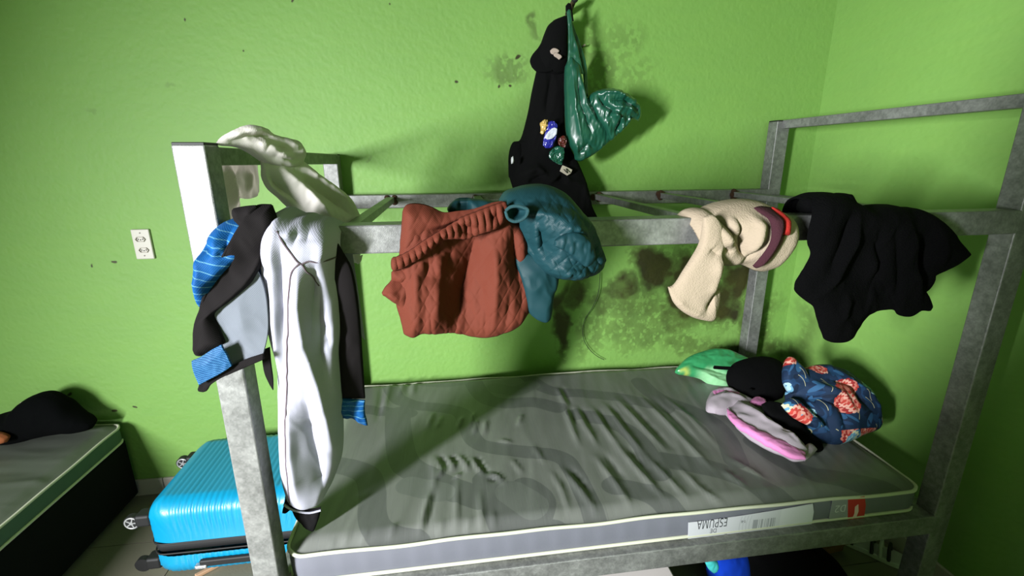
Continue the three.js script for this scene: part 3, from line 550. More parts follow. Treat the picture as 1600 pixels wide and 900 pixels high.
{ // blue and black top on the left post
  const t = thing('swim_top', 'blue and black long-sleeved top with grey lining hung on the left post', 'top');
  const F = fr([0,0,0.757],[1,0,0],[0,1,0]);
  const streak = dataTex(256, 256, (u, v) => { const w = tnoise(u, v, 5, 91), s = Math.sin((u * 3 + v * 14 + 1.2 * w) * Math.PI * 2), k = smooth(0.9, 1, s), n = tnoise(u, v, 8, 92); return [0.06 + 0.06 * n + 0.5 * k, 0.4 + 0.1 * n + 0.4 * k, 0.72 + 0.12 * n + 0.2 * k]; }, true);
  const fine = dataTex(256, 256, (u, v) => { const s = Math.sin((u * 10 + v * 22 + tnoise(u, v, 6, 93)) * Math.PI * 2), n = tnoise(u, v, 30, 94), k = smooth(0.2, 1, s); return [0.12 + 0.1 * n + 0.2 * k, 0.4 + 0.1 * n + 0.22 * k, 0.66 + 0.1 * n + 0.2 * k]; }, true);
  const blue = cloth(185, 185, 185, { map: rep(streak, 5), roughness: 0.7 }), hem = cloth(175, 175, 175, { map: rep(fine, 9), roughness: 0.6, sheen: 0 });
  const bk = cloth(19, 15, 16, { roughness: 0.9 }), grey = cloth(112, 117, 126, { roughness: 0.8 });
  sheet('blue_panel', F, {T:[.043,.797,.059,.815,.074,.826,.092,.832,.111,.838,.123,.847],R:[.142,.829,.144,.797,.132,.773,.109,.758],B:[.083,.734,.060,.710,.042,.686,.026,.657],L:[.019,.662,.017,.691,.025,.730,.037,.766]}, { nu: 70, nv: 70, depth: (a, b, u, v) => 0.082 + 0.03 * Math.sin(Math.PI * u), over: hang(0.05, 0.22, 0.07), th: 0.004, curl: 0.02, cw: 0.03, seed: 43, wr: [0.006, 12, 12, 1],
    folds: [[.012,-.022,[.043,.799,.057,.787,.070,.775]],
  [.012,.016,[.047,.780,.051,.742,.032,.693]],
  [.012,-.016,[.109,.829,.100,.800,.099,.764]],
  [.012,.014,[.090,.824,.080,.795,.088,.765]],
  [.01,-.012,[.066,.777,.083,.783,.094,.762]],
  [.01,.01,[.123,.823,.123,.788]]]}, blue, t);
  sheet('black_panel', F, {T:[.142,.849,.159,.856,.181,.856],R:[.188,.829,.170,.788,.145,.741],B:[.126,.714,.105,.695,.079,.676,.062,.665,.051,.653,.056,.619,.062,.595],L:[.039,.583,.020,.573,.006,.566,.015,.608,.024,.640,.031,.664]}, { nu: 70, nv: 90, depth: (a, b, u, v) => 0.1 + 0.006 * Math.sin(7 * v), th: 0.004, curl: 0.02, cw: 0.02, seed: 45, wr: [0.004, 8, 8, 1] }, bk, t);
  sheet('black_gusset', F, {T:[.116,.850,.129,.853,.144,.855,.159,.856],R:[.151,.830,.138,.807],B:[.126,.820,.117,.831],L:[.115,.841]}, { nu: 24, nv: 24, depth: () => 0.1, th: 0.004, curl: 0.01, cw: 0.012, seed: 46, wr: [0.003, 14, 14, 1] }, bk, t);
  sheet('lining', F, {T:[.034,.648,.051,.666,.074,.685,.106,.711,.140,.740],R:[.147,.712,.149,.661,.142,.608,.128,.565],B:[.106,.559,.084,.552,.063,.539],L:[.052,.570,.046,.594,.039,.621]}, { nu: 60, nv: 50, depth: () => 0.085, th: 0.003, seed: 47, wr: [0.003, 8, 6, 1], folds: [[.02,-.005,[.061,.652,.070,.599,.082,.557]],
  [.02,.005,[.099,.676,.101,.610]]] }, grey, t);
  sheet('hem', F, {T:[.008,.569,.025,.576,.045,.588,.065,.598],R:[.071,.578,.075,.552],B:[.058,.541,.035,.529,.010,.516],L:[.007,.537,.007,.556]}, { nu: 40, nv: 30, depth: () => 0.106, th: 0.004, seed: 49, wr: [0.004, 12, 12, 1] }, hem, t);
  tag(t.children[t.children.length - 1], 'finely striped blue hem');
  sheet('hem_edge', F, {T:[.003,.512,.029,.524,.068,.546,.097,.559,.132,.570],R:[.130,.557],B:[.095,.543,.050,.524,.024,.509,.015,.497,.008,.495],L:[.000,.498]}, { nu: 50, nv: 8, depth: () => 0.094, th: 0.004, seed: 50, wr: [0.003, 20, 20, 1] }, bk, t);
  sheet('side_strip', F, {T:[.111,.559,.127,.565],R:[.125,.529,.124,.492,.121,.468],B:[.116,.481],L:[.110,.505,.109,.530]}, { nu: 10, nv: 24, depth: () => 0.052, th: 0.004 }, bk, t);
  const S = fr([0,0.8,0.815],[1,0,0],[0,0.9782,0.2079]);
  sheet('sleeve', S, {T:[.265,-.015,.284,-.021],R:[.293,-.046,.303,-.073,.307,-.132,.305,-.202,.298,-.303,.290,-.417],B:[.267,-.415,.218,-.407],L:[.227,-.298,.233,-.198,.244,-.078]}, { nu: 40, nv: 90, depth: () => 0, puff: 0.012, th: 0.004, seed: 51, wr: [0.003, 9, 5, 1] }, bk, t);
  const sh = sheet('sleeve_hem', S, {T:[.225,-.406,.261,-.411,.291,-.416],R:[.286,-.453,.287,-.477,.287,-.498],B:[.274,-.492,.261,-.474,.246,-.467,.220,-.470],L:[.222,-.436]}, { nu: 30, nv: 26, depth: () => 0.004, th: 0.004, puff: 0.006, seed: 53, wr: [0.005, 18, 14, 1] }, blue, t);
  tag(sh, 'blue hem at the sleeve end');
}
{ // white trousers turned inside out
  const t = thing('white_trousers', 'white trousers turned inside out with dark seams and black cuffs, hanging over the front rail', 'trousers');
  const F = fr([0,0.8,0.86],[1,0,0],[0,0.9782,0.2079]), m = cloth(176, 175, 190, { roughness: 0.85 }), bk = cloth(17, 15, 17), sm = cloth(112, 98, 104);
  const q = { nu: 100, nv: 190, depth: (a, b, u, v) => -0.012 + 0.028 * Math.sin(Math.PI * u), over: { zc: -0.1, half: 0.055, back: 0.3, h: 0.07, lower: 0.012 }, th: 0.005, curl: 0.03, cw: 0.03, seed: 63, wr: [0.003, 12, 3, 1],
    folds: [[.012,-.026,[.246,-.060,.233,-.108,.223,-.150,.211,-.210,.211,-.258]],
  [.014,-.02,[.249,-.094,.233,-.181,.223,-.259,.223,-.326]],
  [.014,.024,[.219,-.066,.207,-.135,.203,-.225,.213,-.325,.215,-.416,.209,-.533]],
  [.012,.014,[.194,.031,.176,-.038,.159,-.133,.146,-.237,.137,-.336]],
  [.01,-.014,[.168,-.037,.154,-.090,.147,-.161]],
  [.012,-.014,[.197,-.013,.181,-.105,.164,-.207]],
  [.01,-.014,[.224,.039,.224,.014,.219,-.013]],
  [.01,.014,[.215,.037,.211,.006]],
  [.01,-.012,[.244,.030,.240,-.008]],
  [.012,.014,[.272,.011,.266,-.034,.256,-.054]],
  [.012,-.014,[.285,-.002,.273,-.068,.260,-.138]],
  [.02,-.024,[.178,-.375,.170,-.488,.167,-.614,.164,-.682]],
  [.016,.02,[.145,-.372,.122,-.523,.112,-.674]],
  [.01,-.01,[.170,.032,.176,.040]],
  [.012,.012,[.132,-.336,.097,-.520,.080,-.647]],
  [.014,.016,[.267,-.153,.247,-.277,.234,-.418]],
  [.01,-.01,[.242,-.181,.241,-.220,.243,-.252]]]};
  const body = {T:[.155,.023,.163,.041,.176,.052,.188,.057,.200,.050,.212,.044,.227,.044,.239,.038,.263,.032,.277,.022,.285,.010],R:[.285,-.021,.281,-.068,.272,-.138,.264,-.214,.252,-.277,.246,-.346,.237,-.437,.225,-.535,.212,-.598,.192,-.651,.173,-.695,.154,-.727],B:[.140,-.735,.103,-.729,.083,-.712,.070,-.691],L:[.066,-.658,.071,-.601,.091,-.479,.111,-.369,.124,-.284,.122,-.236,.122,-.174,.130,-.117,.140,-.063,.150,-.017]};
  const wb = sheet('body', F, body, q, m, t);
  for (const s of [[.195,.015,.202,-.000,.210,-.018,.221,-.039,.227,-.047], [.227,-.047,.243,-.045,.257,-.046,.276,-.056], [.223,-.047,.214,-.055,.206,-.072,.195,-.120,.178,-.193,.161,-.271,.135,-.408,.116,-.522,.092,-.671,.087,-.708], [.228,-.051,.234,-.072,.240,-.091,.244,-.105]]) mesh('seam', seamOn(wb, s, 0.0018), sm, t);
  sheet('cuff', F, {T:[.071,-.687,.080,-.702,.088,-.717],R:[.079,-.740],B:[.064,-.753,.047,-.762],L:[.059,-.725]}, { nu: 16, nv: 20, depth: () => -0.02, th: 0.004, puff: 0.01, seed: 65, wr: [0.004, 20, 10, 1] }, bk, t);
  sheet('cuff', F, {T:[.082,-.714,.103,-.727,.126,-.735,.152,-.730],R:[.145,-.758,.134,-.786],B:[.120,-.812,.109,-.800,.100,-.773],L:[.087,-.746]}, { nu: 24, nv: 22, depth: () => 0, th: 0.004, puff: 0.012, seed: 67, wr: [0.004, 20, 10, 1] }, bk, t);
  mesh('cuff_edge', seamTube(F, [.072,-.696,.084,-.714,.100,-.726,.126,-.735,.154,-.730], 0.012, 0.003), m, t);
}
{ // white long-sleeved shirt on the left end rail
  const t = thing('white_shirt', 'off-long-sleeved shirt slung over the left end rail, sleeve trailing inward', 'shirt');
  const F = fr([0.06,0,0.7],[0.6823,0,-0.7311],[0,1,0]), G = fr([0.02,0,0],[0,0,1],[0,1,0]), m = cloth(246, 238, 232, { roughness: 1, transmission: 0.2, thickness: 0 }), thin = cloth(246, 238, 232, { roughness: 1, transmission: 0.6, thickness: 0 });
  sheet('bundle', F, {T:[-.026,.966,-.016,.978,.000,.989,.025,1.001,.047,1.006,.069,1.002,.092,.991,.120,.983,.142,.977,.154,.963],R:[.156,.945,.152,.925],B:[.126,.919,.096,.920,.072,.928,.061,.935],L:[.038,.950,.018,.961,-.004,.964,-.016,.964]}, { nu: 90, nv: 34, depth: () => 0.012, puff: 0.035, puffBack: 0.03, th: 0.004, seed: 73, wr: [0.004, 14, 20, 1],
    folds: [[.01,-.016,[-.009,.972,.025,.985,.064,.986,.098,.984]],
  [.01,.014,[-.007,.980,.033,.995,.079,.995]],
  [.01,-.014,[.029,.973,.057,.984,.082,.966,.116,.953]],
  [.012,.014,[.024,.967,.062,.973,.086,.950,.129,.936]],
  [.01,-.012,[.059,.950,.099,.939,.147,.936]],
  [.01,.01,[.104,.974,.133,.967,.149,.950]]]}, m, t);
  sheet('sleeve', F, {T:[.062,.936,.086,.944,.114,.942,.137,.939,.154,.939],R:[.188,.903,.228,.875,.270,.842,.292,.806,.306,.771],B:[.290,.736,.257,.727,.235,.736],L:[.215,.768,.182,.788,.155,.803,.120,.822,.103,.841,.088,.860,.073,.876,.065,.899]}, { nu: 60, nv: 100, depth: () => 0.005, puff: 0.035, puffBack: 0.02, th: 0.004, seed: 75, wr: [0.003, 18, 8, 1],
    folds: [[.014,-.022,[.110,.908,.160,.878,.206,.842,.256,.801]],
  [.012,.018,[.089,.920,.129,.887,.163,.840,.193,.807]],
  [.012,-.016,[.071,.920,.085,.888,.103,.859]],
  [.012,.014,[.142,.925,.203,.883,.269,.828]],
  [.01,-.012,[.072,.903,.104,.866,.137,.828]]]}, m, t);
  sheet('sleeve_end', F, {T:[.240,.775,.272,.775,.305,.768],R:[.302,.720,.292,.687,.303,.688],B:[.286,.667,.272,.690,.253,.697],L:[.240,.712,.240,.746]}, { nu: 24, nv: 30, depth: () => 0.0, puff: 0.012, th: 0.004, seed: 77, wr: [0.005, 20, 12, 1] }, m, t);
  sheet('outer_flap', G, {T:[.672,.950,.619,.950,.535,.951,.419,.953],R:[.438,.905,.460,.857],B:[.486,.846,.527,.845,.566,.849,.583,.833,.616,.803,.656,.784,.694,.789],L:[.693,.833,.683,.898]}, { nu: 50, nv: 60, depth: () => 0.0, th: 0.004, seed: 79, wr: [0.006, 16, 4, 1], folds: [[.014,.02,[.644,.924,.653,.842]],
  [.014,-.016,[.604,.923,.615,.824]],
  [.014,.014,[.536,.919,.571,.864]],
  [.012,-.012,[.492,.914,.520,.861]]] }, thin, t);
}

// ---------------------------------------------------------------- things on the wall hook
{
  const hk = thing('wall_hook', 'dark wooden peg on the wall holding the black cap and green bag', 'hook', [0.992, 1.475, ZB]);
  mesh('peg', new THREE.CylinderGeometry(0.009, 0.011, 0.1, 14).rotateX(Math.PI / 2 - 0.25).translate(0, 0.008, 0.05), new THREE.MeshStandardMaterial({ color: rgb(70, 50, 32), roughness: 0.8 }), hk);
  mesh('knob', new THREE.SphereGeometry(0.013, 16, 12).translate(0, 0.02, 0.1), black, hk);
  const sc = thing('wall_screw', 'small bare screw end in the wall right of the peg', 'screw', [1.055, 1.36, ZB]);
  mesh('shaft', new THREE.CylinderGeometry(0.003, 0.004, 0.03, 8).rotateX(Math.PI / 2).translate(0, 0, 0.015), new THREE.MeshStandardMaterial({ color: rgb(150, 140, 120), roughness: 0.6, metalness: 0.4 }), sc);
  const F = fr([0,0,-0.13],[1,0,0],[0,1,0]), m = cloth(9, 9, 10, { specularIntensity: 0.25 });
  const t = thing('hanging_bag', 'long black cloth bag hanging from the wall hook down behind the rails', 'bag');
  sheet('body', F, {T:[.856,1.253,.875,1.280,.924,1.292,.974,1.290],R:[.971,1.192,.972,1.052,.998,.975,1.026,.918,1.044,.868,1.061,.817,1.080,.752,1.116,.686],B:[1.084,.657,.975,.649,.866,.673,.776,.706],L:[.761,.809,.746,.878,.749,.956,.767,.999,.790,1.004,.820,1.086,.839,1.178]}, { nu: 60, nv: 110, depth: (a, b) => 0.05 * smooth(0.98, 0.83, b), puff: 0.035, puffBack: 0.02, th: 0.004, seed: 83, wr: [0.006, 9, 4, 1], folds: [[.012,.026,[.800,.883,.851,.902,.891,.870]],
  [.01,-.022,[.813,.845,.877,.877]],
  [.01,.024,[.891,.845,.943,.887,.983,.843]],
  [.008,-.016,[.922,.857,.969,.869]],
  [.014,-.012,[.910,1.236,.887,1.098]],
  [.012,.012,[.970,.856,1.037,.830,1.066,.766]]] }, m, t);
  sheet('side_pocket', F, {T:[.762,.997,.782,1.002,.802,.994],R:[.800,.932,.792,.858],B:[.761,.853,.746,.868],L:[.746,.932,.752,.968]}, { nu: 16, nv: 30, depth: () => 0.02, puff: 0.02, th: 0.004, seed: 84, wr: [0.004, 18, 10, 1] }, m, t);
  const c = thing('peaked_hat', 'black peaked cap with a pale emblem hung on the wall peg', 'cap');
  sheet('crown', F, {T:[.917,1.425,.941,1.434,.960,1.440,.972,1.428],R:[.969,1.365,.971,1.300,.969,1.251],B:[.935,1.242,.896,1.246,.859,1.249],L:[.852,1.276,.851,1.315,.870,1.349,.882,1.379,.896,1.407]}, { nu: 40, nv: 50, depth: () => 0.02, puff: 0.05, puffBack: 0.02, th: 0.004, seed: 85, wr: [0.002, 9, 9, 1] }, m, c);
  sheet('brim', F, {T:[.875,1.349,.894,1.337,.909,1.307],R:[.915,1.277,.910,1.250],B:[.881,1.245,.850,1.247,.832,1.262],L:[.825,1.282,.832,1.301,.851,1.323]}, { nu: 24, nv: 24, depth: () => 0.045, puff: 0.006, th: 0.005, seed: 86 }, m, c);
  const em = mesh('emblem', [sheetGeo(F, {T:[.893,1.312,.903,1.320,.917,1.319,.927,1.313],R:[.922,1.306,.910,1.306],B:[.905,1.299],L:[.896,1.303]}, { nu: 8, nv: 8, depth: () => 0.077, th: 0.003 }), sheetGeo(F, {T:[.905,1.304,.915,1.306,.934,1.298],R:[.937,1.292,.927,1.283],B:[.918,1.289],L:[.908,1.295]}, { nu: 8, nv: 8, depth: () => 0.076, th: 0.003 })], cloth(190, 170, 160), c);
  tag(em, 'pale embroidered emblem');
  sheet('strap', F, {T:[.956,1.469,.966,1.478,.975,1.474],R:[.981,1.450,.987,1.420],B:[.975,1.416,.965,1.424],L:[.957,1.449]}, { nu: 8, nv: 16, depth: () => 0.04, th: 0.004, puff: 0.004 }, m, c);
  // wrappers and scraps stuck to the bag
  const W = (name, label, cat, o, col, d, opt = {}) => { const g = thing(name, label, cat); sheet('foil', F, o, { nu: 22, nv: 22, depth: () => d, puff: 0.003, pe: 0.8, th: 0.002, seed: name.length + o.T.length, wr: [0.007, 60, 45, 1], ...opt }, new THREE.MeshPhysicalMaterial({ color: rgb(...col), roughness: 0.25, clearcoat: 0.4, side: THREE.DoubleSide }), g); return g; };
  const w1 = W('snack_wrapper', 'blue and white crinkled snack wrapper on the black hanging bag', 'wrapper', {T:[.885,1.067,.902,1.069,.917,1.058],R:[.918,1.030,.908,.997],B:[.899,.979,.879,.974,.864,.983],L:[.868,1.014,.878,1.044]}, [36, 34, 150], 0.105);
  sheet('white_patch', F, {T:[.893,1.042,.905,1.046,.915,1.042],R:[.913,1.023],B:[.898,1.009,.878,1.004],L:[.871,1.014,.880,1.030]}, { nu: 14, nv: 10, depth: () => 0.116, th: 0.002, seed: 3, wr: [0.003, 40, 40, 1] }, new THREE.MeshPhysicalMaterial({ color: rgb(214, 216, 230), roughness: 0.3, side: THREE.DoubleSide }), w1);
  W('snack_wrapper', 'small gold and white foil wrapper above the blue wrapper', 'wrapper', {T:[.853,1.062,.868,1.074,.880,1.074],R:[.880,1.053,.873,1.035],B:[.861,1.023,.853,1.028],L:[.856,1.044]}, [205, 172, 96], 0.105);
  W('snack_wrapper', 'dark red crinkled wrapper right of the blue wrapper', 'wrapper', {T:[.928,1.011,.943,1.019,.956,1.009],R:[.954,.990,.949,.976],B:[.934,.979,.924,.988],L:[.923,1.002]}, [82, 26, 22], 0.1);
  W('plastic_scrap', 'crumpled dark green plastic scrap below the blue wrapper', 'plastic', {T:[.891,.960,.909,.976,.929,.981,.947,.974],R:[.947,.945,.938,.912],B:[.923,.917,.905,.927],L:[.889,.941]}, [18, 84, 66], 0.1);
  const pt = W('paper_tag', 'small pale paper tag with a dark scribble under the green scrap', 'tag', {T:[.943,.912,.961,.905,.982,.895],R:[.977,.883,.962,.873],B:[.933,.890],L:[.938,.902]}, [196, 184, 170], 0.1, { wr: null, puff: 0.001 });
  mesh('scribble', seamTube(F, [.946,.897,.962,.883,.956,.900,.972,.885], 0.106, 0.0012), black, pt);
  W('plastic_scrap', 'tiny white plastic scrap at the left edge of the black bag', 'plastic', {T:[.747,.941,.752,.946],R:[.755,.932,.752,.920],B:[.745,.918],L:[.745,.932]}, [215, 215, 220], 0.1, { nu: 6, nv: 8 });
  // green carrier bag
  const g = thing('carrier_bag', 'translucent green plastic carrier bag knotted and hanging from the wall hook', 'plastic bag');
  const gm = new THREE.MeshPhysicalMaterial({ color: rgb(32, 100, 78), roughness: 0.36, clearcoat: 0.35, clearcoatRoughness: 0.25, transmission: 0.25, thickness: 0, side: THREE.DoubleSide });
  const B = fr([0,0,-0.05],[1,0,0],[0,1,0]);
  const crk = (k, am) => (a, b) => am * (1 - 2 * Math.abs(2 * fbm(a * k, b * k * 0.45, 97, 3) - 1));
  sheet('body', B, {T:[.947,1.258,.965,1.290,.989,1.280,1.010,1.231],R:[1.020,1.161,1.059,1.116,1.109,1.071,1.154,1.041],B:[1.140,1.013,1.111,.983,1.076,.954,1.046,.938,1.014,.926,.996,.933],L:[.990,.955,.971,.990,.958,1.036,.951,1.115]}, { nu: 70, nv: 110, depth: () => 0.0, puff: 0.05, puffBack: 0.04, th: 0.002, seed: 87, disp: crk(26, 0.008), folds: [[.006,.01,[.966,1.247,.978,1.116,1.011,.990]],
  [.006,-.01,[.986,1.248,.999,1.127,1.053,1.013]],
  [.006,.01,[1.003,1.227,1.017,1.127,1.085,1.036]],
  [.006,.01,[.991,.990,1.000,.943]],
  [.006,-.01,[1.012,.966,1.037,.990,1.063,.973]],
  [.008,-.012,[1.000,.959,1.030,.973]]] }, gm, g);
  sheet('handle', B, {T:[.947,1.434,.954,1.442,.961,1.438],R:[.972,1.377,.993,1.314,1.016,1.233],B:[.984,1.236,.952,1.236],L:[.955,1.313,.953,1.376]}, { nu: 18, nv: 60, depth: () => 0.012, th: 0.002, puff: 0.006, seed: 88, disp: crk(40, 0.004) }, gm, g);
  sheet('handle', B, {T:[.961,1.438,.969,1.426],R:[.984,1.387,1.004,1.344,1.026,1.289,1.035,1.246,1.043,1.158],B:[1.026,1.162],L:[1.020,1.239,1.004,1.297,.980,1.356]}, { nu: 10, nv: 60, depth: () => -0.01, th: 0.002, puff: 0.004, seed: 89, disp: crk(40, 0.003) }, gm, g);
  sheet('knot', B, {T:[1.023,1.143,1.047,1.168,1.076,1.179,1.116,1.184,1.161,1.176,1.197,1.158],R:[1.225,1.129,1.238,1.090,1.234,1.072],B:[1.203,1.076,1.179,1.048,1.150,1.020,1.125,1.001,1.103,1.036],L:[1.071,1.071,1.039,1.112]}, { nu: 70, nv: 70, depth: () => 0.02, puff: 0.05, puffBack: 0.03, th: 0.002, seed: 90, disp: crk(30, 0.012), folds: [[.007,-.022,[1.062,1.157,1.081,1.128,1.115,1.105,1.101,1.083]],
  [.007,.02,[1.067,1.170,1.129,1.167,1.188,1.140]],
  [.007,-.016,[1.105,1.139,1.155,1.144,1.208,1.113]],
  [.008,.02,[1.119,1.117,1.170,1.113,1.223,1.083]],
  [.006,-.02,[1.141,1.094,1.147,1.060,1.134,1.030]],
  [.006,.018,[1.108,1.094,1.134,1.083,1.162,1.071]],
  [.006,-.014,[1.171,1.090,1.197,1.083]]] }, gm, g);
}
{ // outlet
  const t = thing('wall_outlet', 'white double wall socket plate on the green wall left of the bunk', 'outlet', [-0.665, 0.626, ZB]);
  const pm = new THREE.MeshStandardMaterial({ color: rgb(222, 216, 206), roughness: 0.4 }), sh = new THREE.MeshStandardMaterial({ color: rgb(198, 190, 178), roughness: 0.5 });
  mesh('plate', new RoundedBoxGeometry(0.064, 0.116, 0.012, 3, 0.004).translate(0, 0, 0.005), pm, t);
  for (const [x, y] of [[-0.002, 0.02], [0.002, -0.022]]) {
    const hex = new THREE.Shape(); [[-0.018, 0], [-0.011, 0.0095], [0.011, 0.0095], [0.018, 0], [0.011, -0.0095], [-0.011, -0.0095]].forEach(([a, b], k) => k ? hex.lineTo(a, b) : hex.moveTo(a, b)); hex.closePath();
    const hole = new THREE.Path(); [[-0.0155, 0], [-0.0095, 0.0075], [0.0095, 0.0075], [0.0155, 0], [0.0095, -0.0075], [-0.0095, -0.0075]].forEach(([a, b], k) => k ? hole.lineTo(a, b) : hole.moveTo(a, b)); hole.closePath(); hex.holes.push(hole);
    const s = mesh('socket', new THREE.ExtrudeGeometry(hex, { depth: 0.006, bevelEnabled: false }).translate(x, y, 0.011), sh, t);
    for (const dx of [-0.008, 0, 0.008]) mesh('pin_hole', new THREE.CylinderGeometry(0.0023, 0.0023, 0.002, 10).rotateX(Math.PI / 2).translate(x + dx, y + (dx ? 0 : -0.002), 0.011), black, s);
  }
  for (const y of [0.044, -0.044]) mesh('screw', new THREE.CylinderGeometry(0.0025, 0.0025, 0.002, 10).rotateX(Math.PI / 2).translate(0, y, 0.0115), new THREE.MeshStandardMaterial({ color: rgb(120, 112, 104), roughness: 0.5, metalness: 0.3 }), t);
}
tag(mesh('wire', tube(toV([1.165,.449,1.164,.405,1.158,.345,1.137,.286,1.106,.232,1.096,.180,1.104,.126,1.133,.077,1.172,.042,1.204,.023]).map(([x, y], k) => [x, y, -0.186 + 0.004 * Math.sin(k)]), 0.0014, 80, 6), black), 'thin black wire hanging in a curl against the stained wall', 'wire');
// ---------------------------------------------------------------- the pile on the lower mattress
{
  const F = fr([0,0,0.07],[1,0,0],[0,0.7071,-0.7071]);
  const g = thing('carrier_bag', 'green and yellow plastic bag lying at the back of the mattress', 'plastic bag');
  const gcol = (a, b, u, v) => { const n = fbm(a * 18, b * 18, 111, 3), y = smooth(0.2, 0.05, u) * smooth(0.35, 0.6, v) * smooth(0.35, 0.6, n), w = smooth(0.5, 0.7, v + 0.4 * (n - 0.5)) * smooth(0.2, 0.4, u); return [0.03 + 0.5 * y + 0.2 * w, 0.24 + 0.3 * y + 0.25 * w, 0.09 + 0.16 * w]; };
  sheet('body', F, {T:[1.458,.076,1.518,.119,1.585,.142,1.660,.156,1.732,.142,1.804,.101],R:[1.818,.040,1.762,-.029,1.693,-.052],B:[1.653,-.041,1.601,-.020,1.555,.017,1.510,.035,1.461,.047],L:[1.447,.059]}, { nu: 70, nv: 50, depth: () => 0.0, puff: 0.035, puffBack: 0.01, th: 0.002, seed: 101, disp: (a, b) => 0.006 * (1 - 2 * Math.abs(2 * fbm(a * 16, b * 24, 103, 3) - 1)), color: gcol, folds: [[.01,-.014,[1.514,.075,1.596,.055,1.687,.014]],
  [.01,.012,[1.548,.044,1.609,.002,1.660,-.021]]] }, new THREE.MeshPhysicalMaterial({ vertexColors: true, roughness: 0.35, clearcoat: 0.3, side: THREE.DoubleSide }), g);
  const bk = cloth(7, 7, 8, { specularIntensity: 0.15 });
  const c = thing('round_hat', 'round black cap lying on the pile of clothes on the mattress', 'cap');
  const K = fr([0,0.02,0.27],[1,0,0],[0,0.7071,-0.7071]);
  sheet('crown', K, {T:[1.588,.127,1.627,.157,1.686,.173,1.758,.176,1.814,.159,1.837,.130],R:[1.826,.084,1.804,.038,1.778,.003],B:[1.727,-.008,1.661,-.003,1.615,.020,1.591,.043],L:[1.575,.075,1.576,.101]}, { nu: 60, nv: 50, depth: () => 0.0, puff: 0.06, puffBack: 0.04, th: 0.004, seed: 105, pe: 0.5, wr: [0.002, 8, 8, 1] }, bk, c);
  sheet('strap', K, {T:[1.529,.147,1.563,.142,1.616,.136],R:[1.614,.123],B:[1.558,.129,1.524,.134],L:[1.523,.140]}, { nu: 14, nv: 6, depth: () => 0.02, puff: 0.002, th: 0.004 }, bk, c);
  mesh('button', new THREE.SphereGeometry(0.008, 12, 8).scale(1, 0.5, 1).translate(...K.o.clone().addScaledVector(K.u, 1.62).addScaledVector(K.v, 0.03).addScaledVector(K.n, 0.06).toArray()), bk, c);
  const floral = canvasTex(1024, 1024, (x, w, h) => {             // a printed cloth: navy ground, coral and pale blue flowers
    x.fillStyle = '#1f3350'; x.fillRect(0, 0, w, h);
    for (let k = 0; k < 260; k++) { x.fillStyle = ['#26456b', '#18263c', '#35608a', '#1d2f4c'][k % 4]; x.beginPath(); x.ellipse(hash(k, 1, 20) * w, hash(k, 2, 20) * h, 20 + 50 * hash(k, 3, 20), 8 + 20 * hash(k, 4, 20), hash(k, 5, 20) * 6, 0, 7); x.fill(); }
    for (let f = 0; f < 26; f++) { const cx = hash(f, 6, 21) * w, cy = hash(f, 7, 21) * h, R = 46 + 60 * hash(f, 8, 21), pal = f % 5 < 3 ? ['#c8463e', '#e2877a', '#a52f30', '#f0b3a4'] : ['#6fa3c4', '#a8cbd8', '#3f78a2', '#d8d6b6']; for (let k = 0; k < 34; k++) { const a = k * 2.4, r = R * Math.sqrt(1 - k / 34); x.fillStyle = pal[k % 4]; x.beginPath(); x.ellipse(cx + r * Math.cos(a), cy + r * Math.sin(a), R * 0.36, R * 0.17, a + 1.2, 0, 7); x.fill(); } }
    for (let k = 0; k < 30; k++) { x.strokeStyle = '#d9cfa2'; x.lineWidth = 4; x.beginPath(); const a = hash(k, 1, 23) * w, b = hash(k, 2, 23) * h; x.moveTo(a, b); x.quadraticCurveTo(a + 40, b + 30, a + 50 * hash(k, 3, 23), b + 110); x.stroke(); }
  }); floral.wrapS = floral.wrapT = THREE.RepeatWrapping;
  const fm = cloth(255, 255, 255, { map: rep(floral, 2.6), roughness: 0.7, sheen: 0 });
  const P1 = fr([0,0.01,0.5],[1,0,0],[0,0.7431,-0.6691]);
  const f = thing('floral_dress', 'navy dress printed with coral flowers crumpled in the mattress corner', 'dress');
  const wrinkle = s => (a, b) => 0.011 * (1 - 2 * Math.abs(2 * fbm(a * 10, b * 10, s, 3) - 1));
  sheet('skirt', P1, {T:[1.690,.183,1.747,.217,1.801,.240,1.848,.240,1.894,.224,1.944,.189,1.975,.144],R:[1.984,.092,1.977,.035,1.954,-.001,1.900,-.014],B:[1.829,-.034,1.773,-.038,1.721,-.012,1.694,.024],L:[1.675,.081,1.668,.138]}, { nu: 90, nv: 80, depth: () => 0.0, puff: 0.09, puffBack: 0.015, th: 0.004, seed: 113, disp: wrinkle(114), pe: 0.45, folds: [[.012,-.02,[1.664,.115,1.743,.114,1.789,.072,1.792,-.005]],
  [.014,.016,[1.735,.156,1.808,.116,1.835,.035]],
  [.012,-.018,[1.794,.175,1.860,.147,1.894,.053]],
  [.012,.014,[1.870,.170,1.932,.107,1.933,.028]],
  [.012,-.016,[1.671,.059,1.739,.043,1.759,-.024]]] }, fm, f);
  sheet('sleeve', P1, {T:[1.687,.255,1.709,.271,1.729,.257,1.746,.222],R:[1.753,.188,1.763,.149,1.728,.138],B:[1.689,.136,1.661,.147],L:[1.660,.197]}, { nu: 30, nv: 36, depth: () => 0.03, puff: 0.03, th: 0.004, seed: 115, disp: wrinkle(116) }, fm, f);
  sheet('sleeve', P1, {T:[1.595,.098,1.625,.118,1.655,.111,1.675,.081],R:[1.703,.045,1.719,.018],B:[1.690,.014,1.660,.031],L:[1.619,.063]}, { nu: 30, nv: 26, depth: () => 0.06, puff: 0.02, th: 0.004, seed: 117, disp: wrinkle(118) }, fm, f);
  const d = thing('black_garment', 'crumpled black garment between the floral dress and the pink top', 'garment');
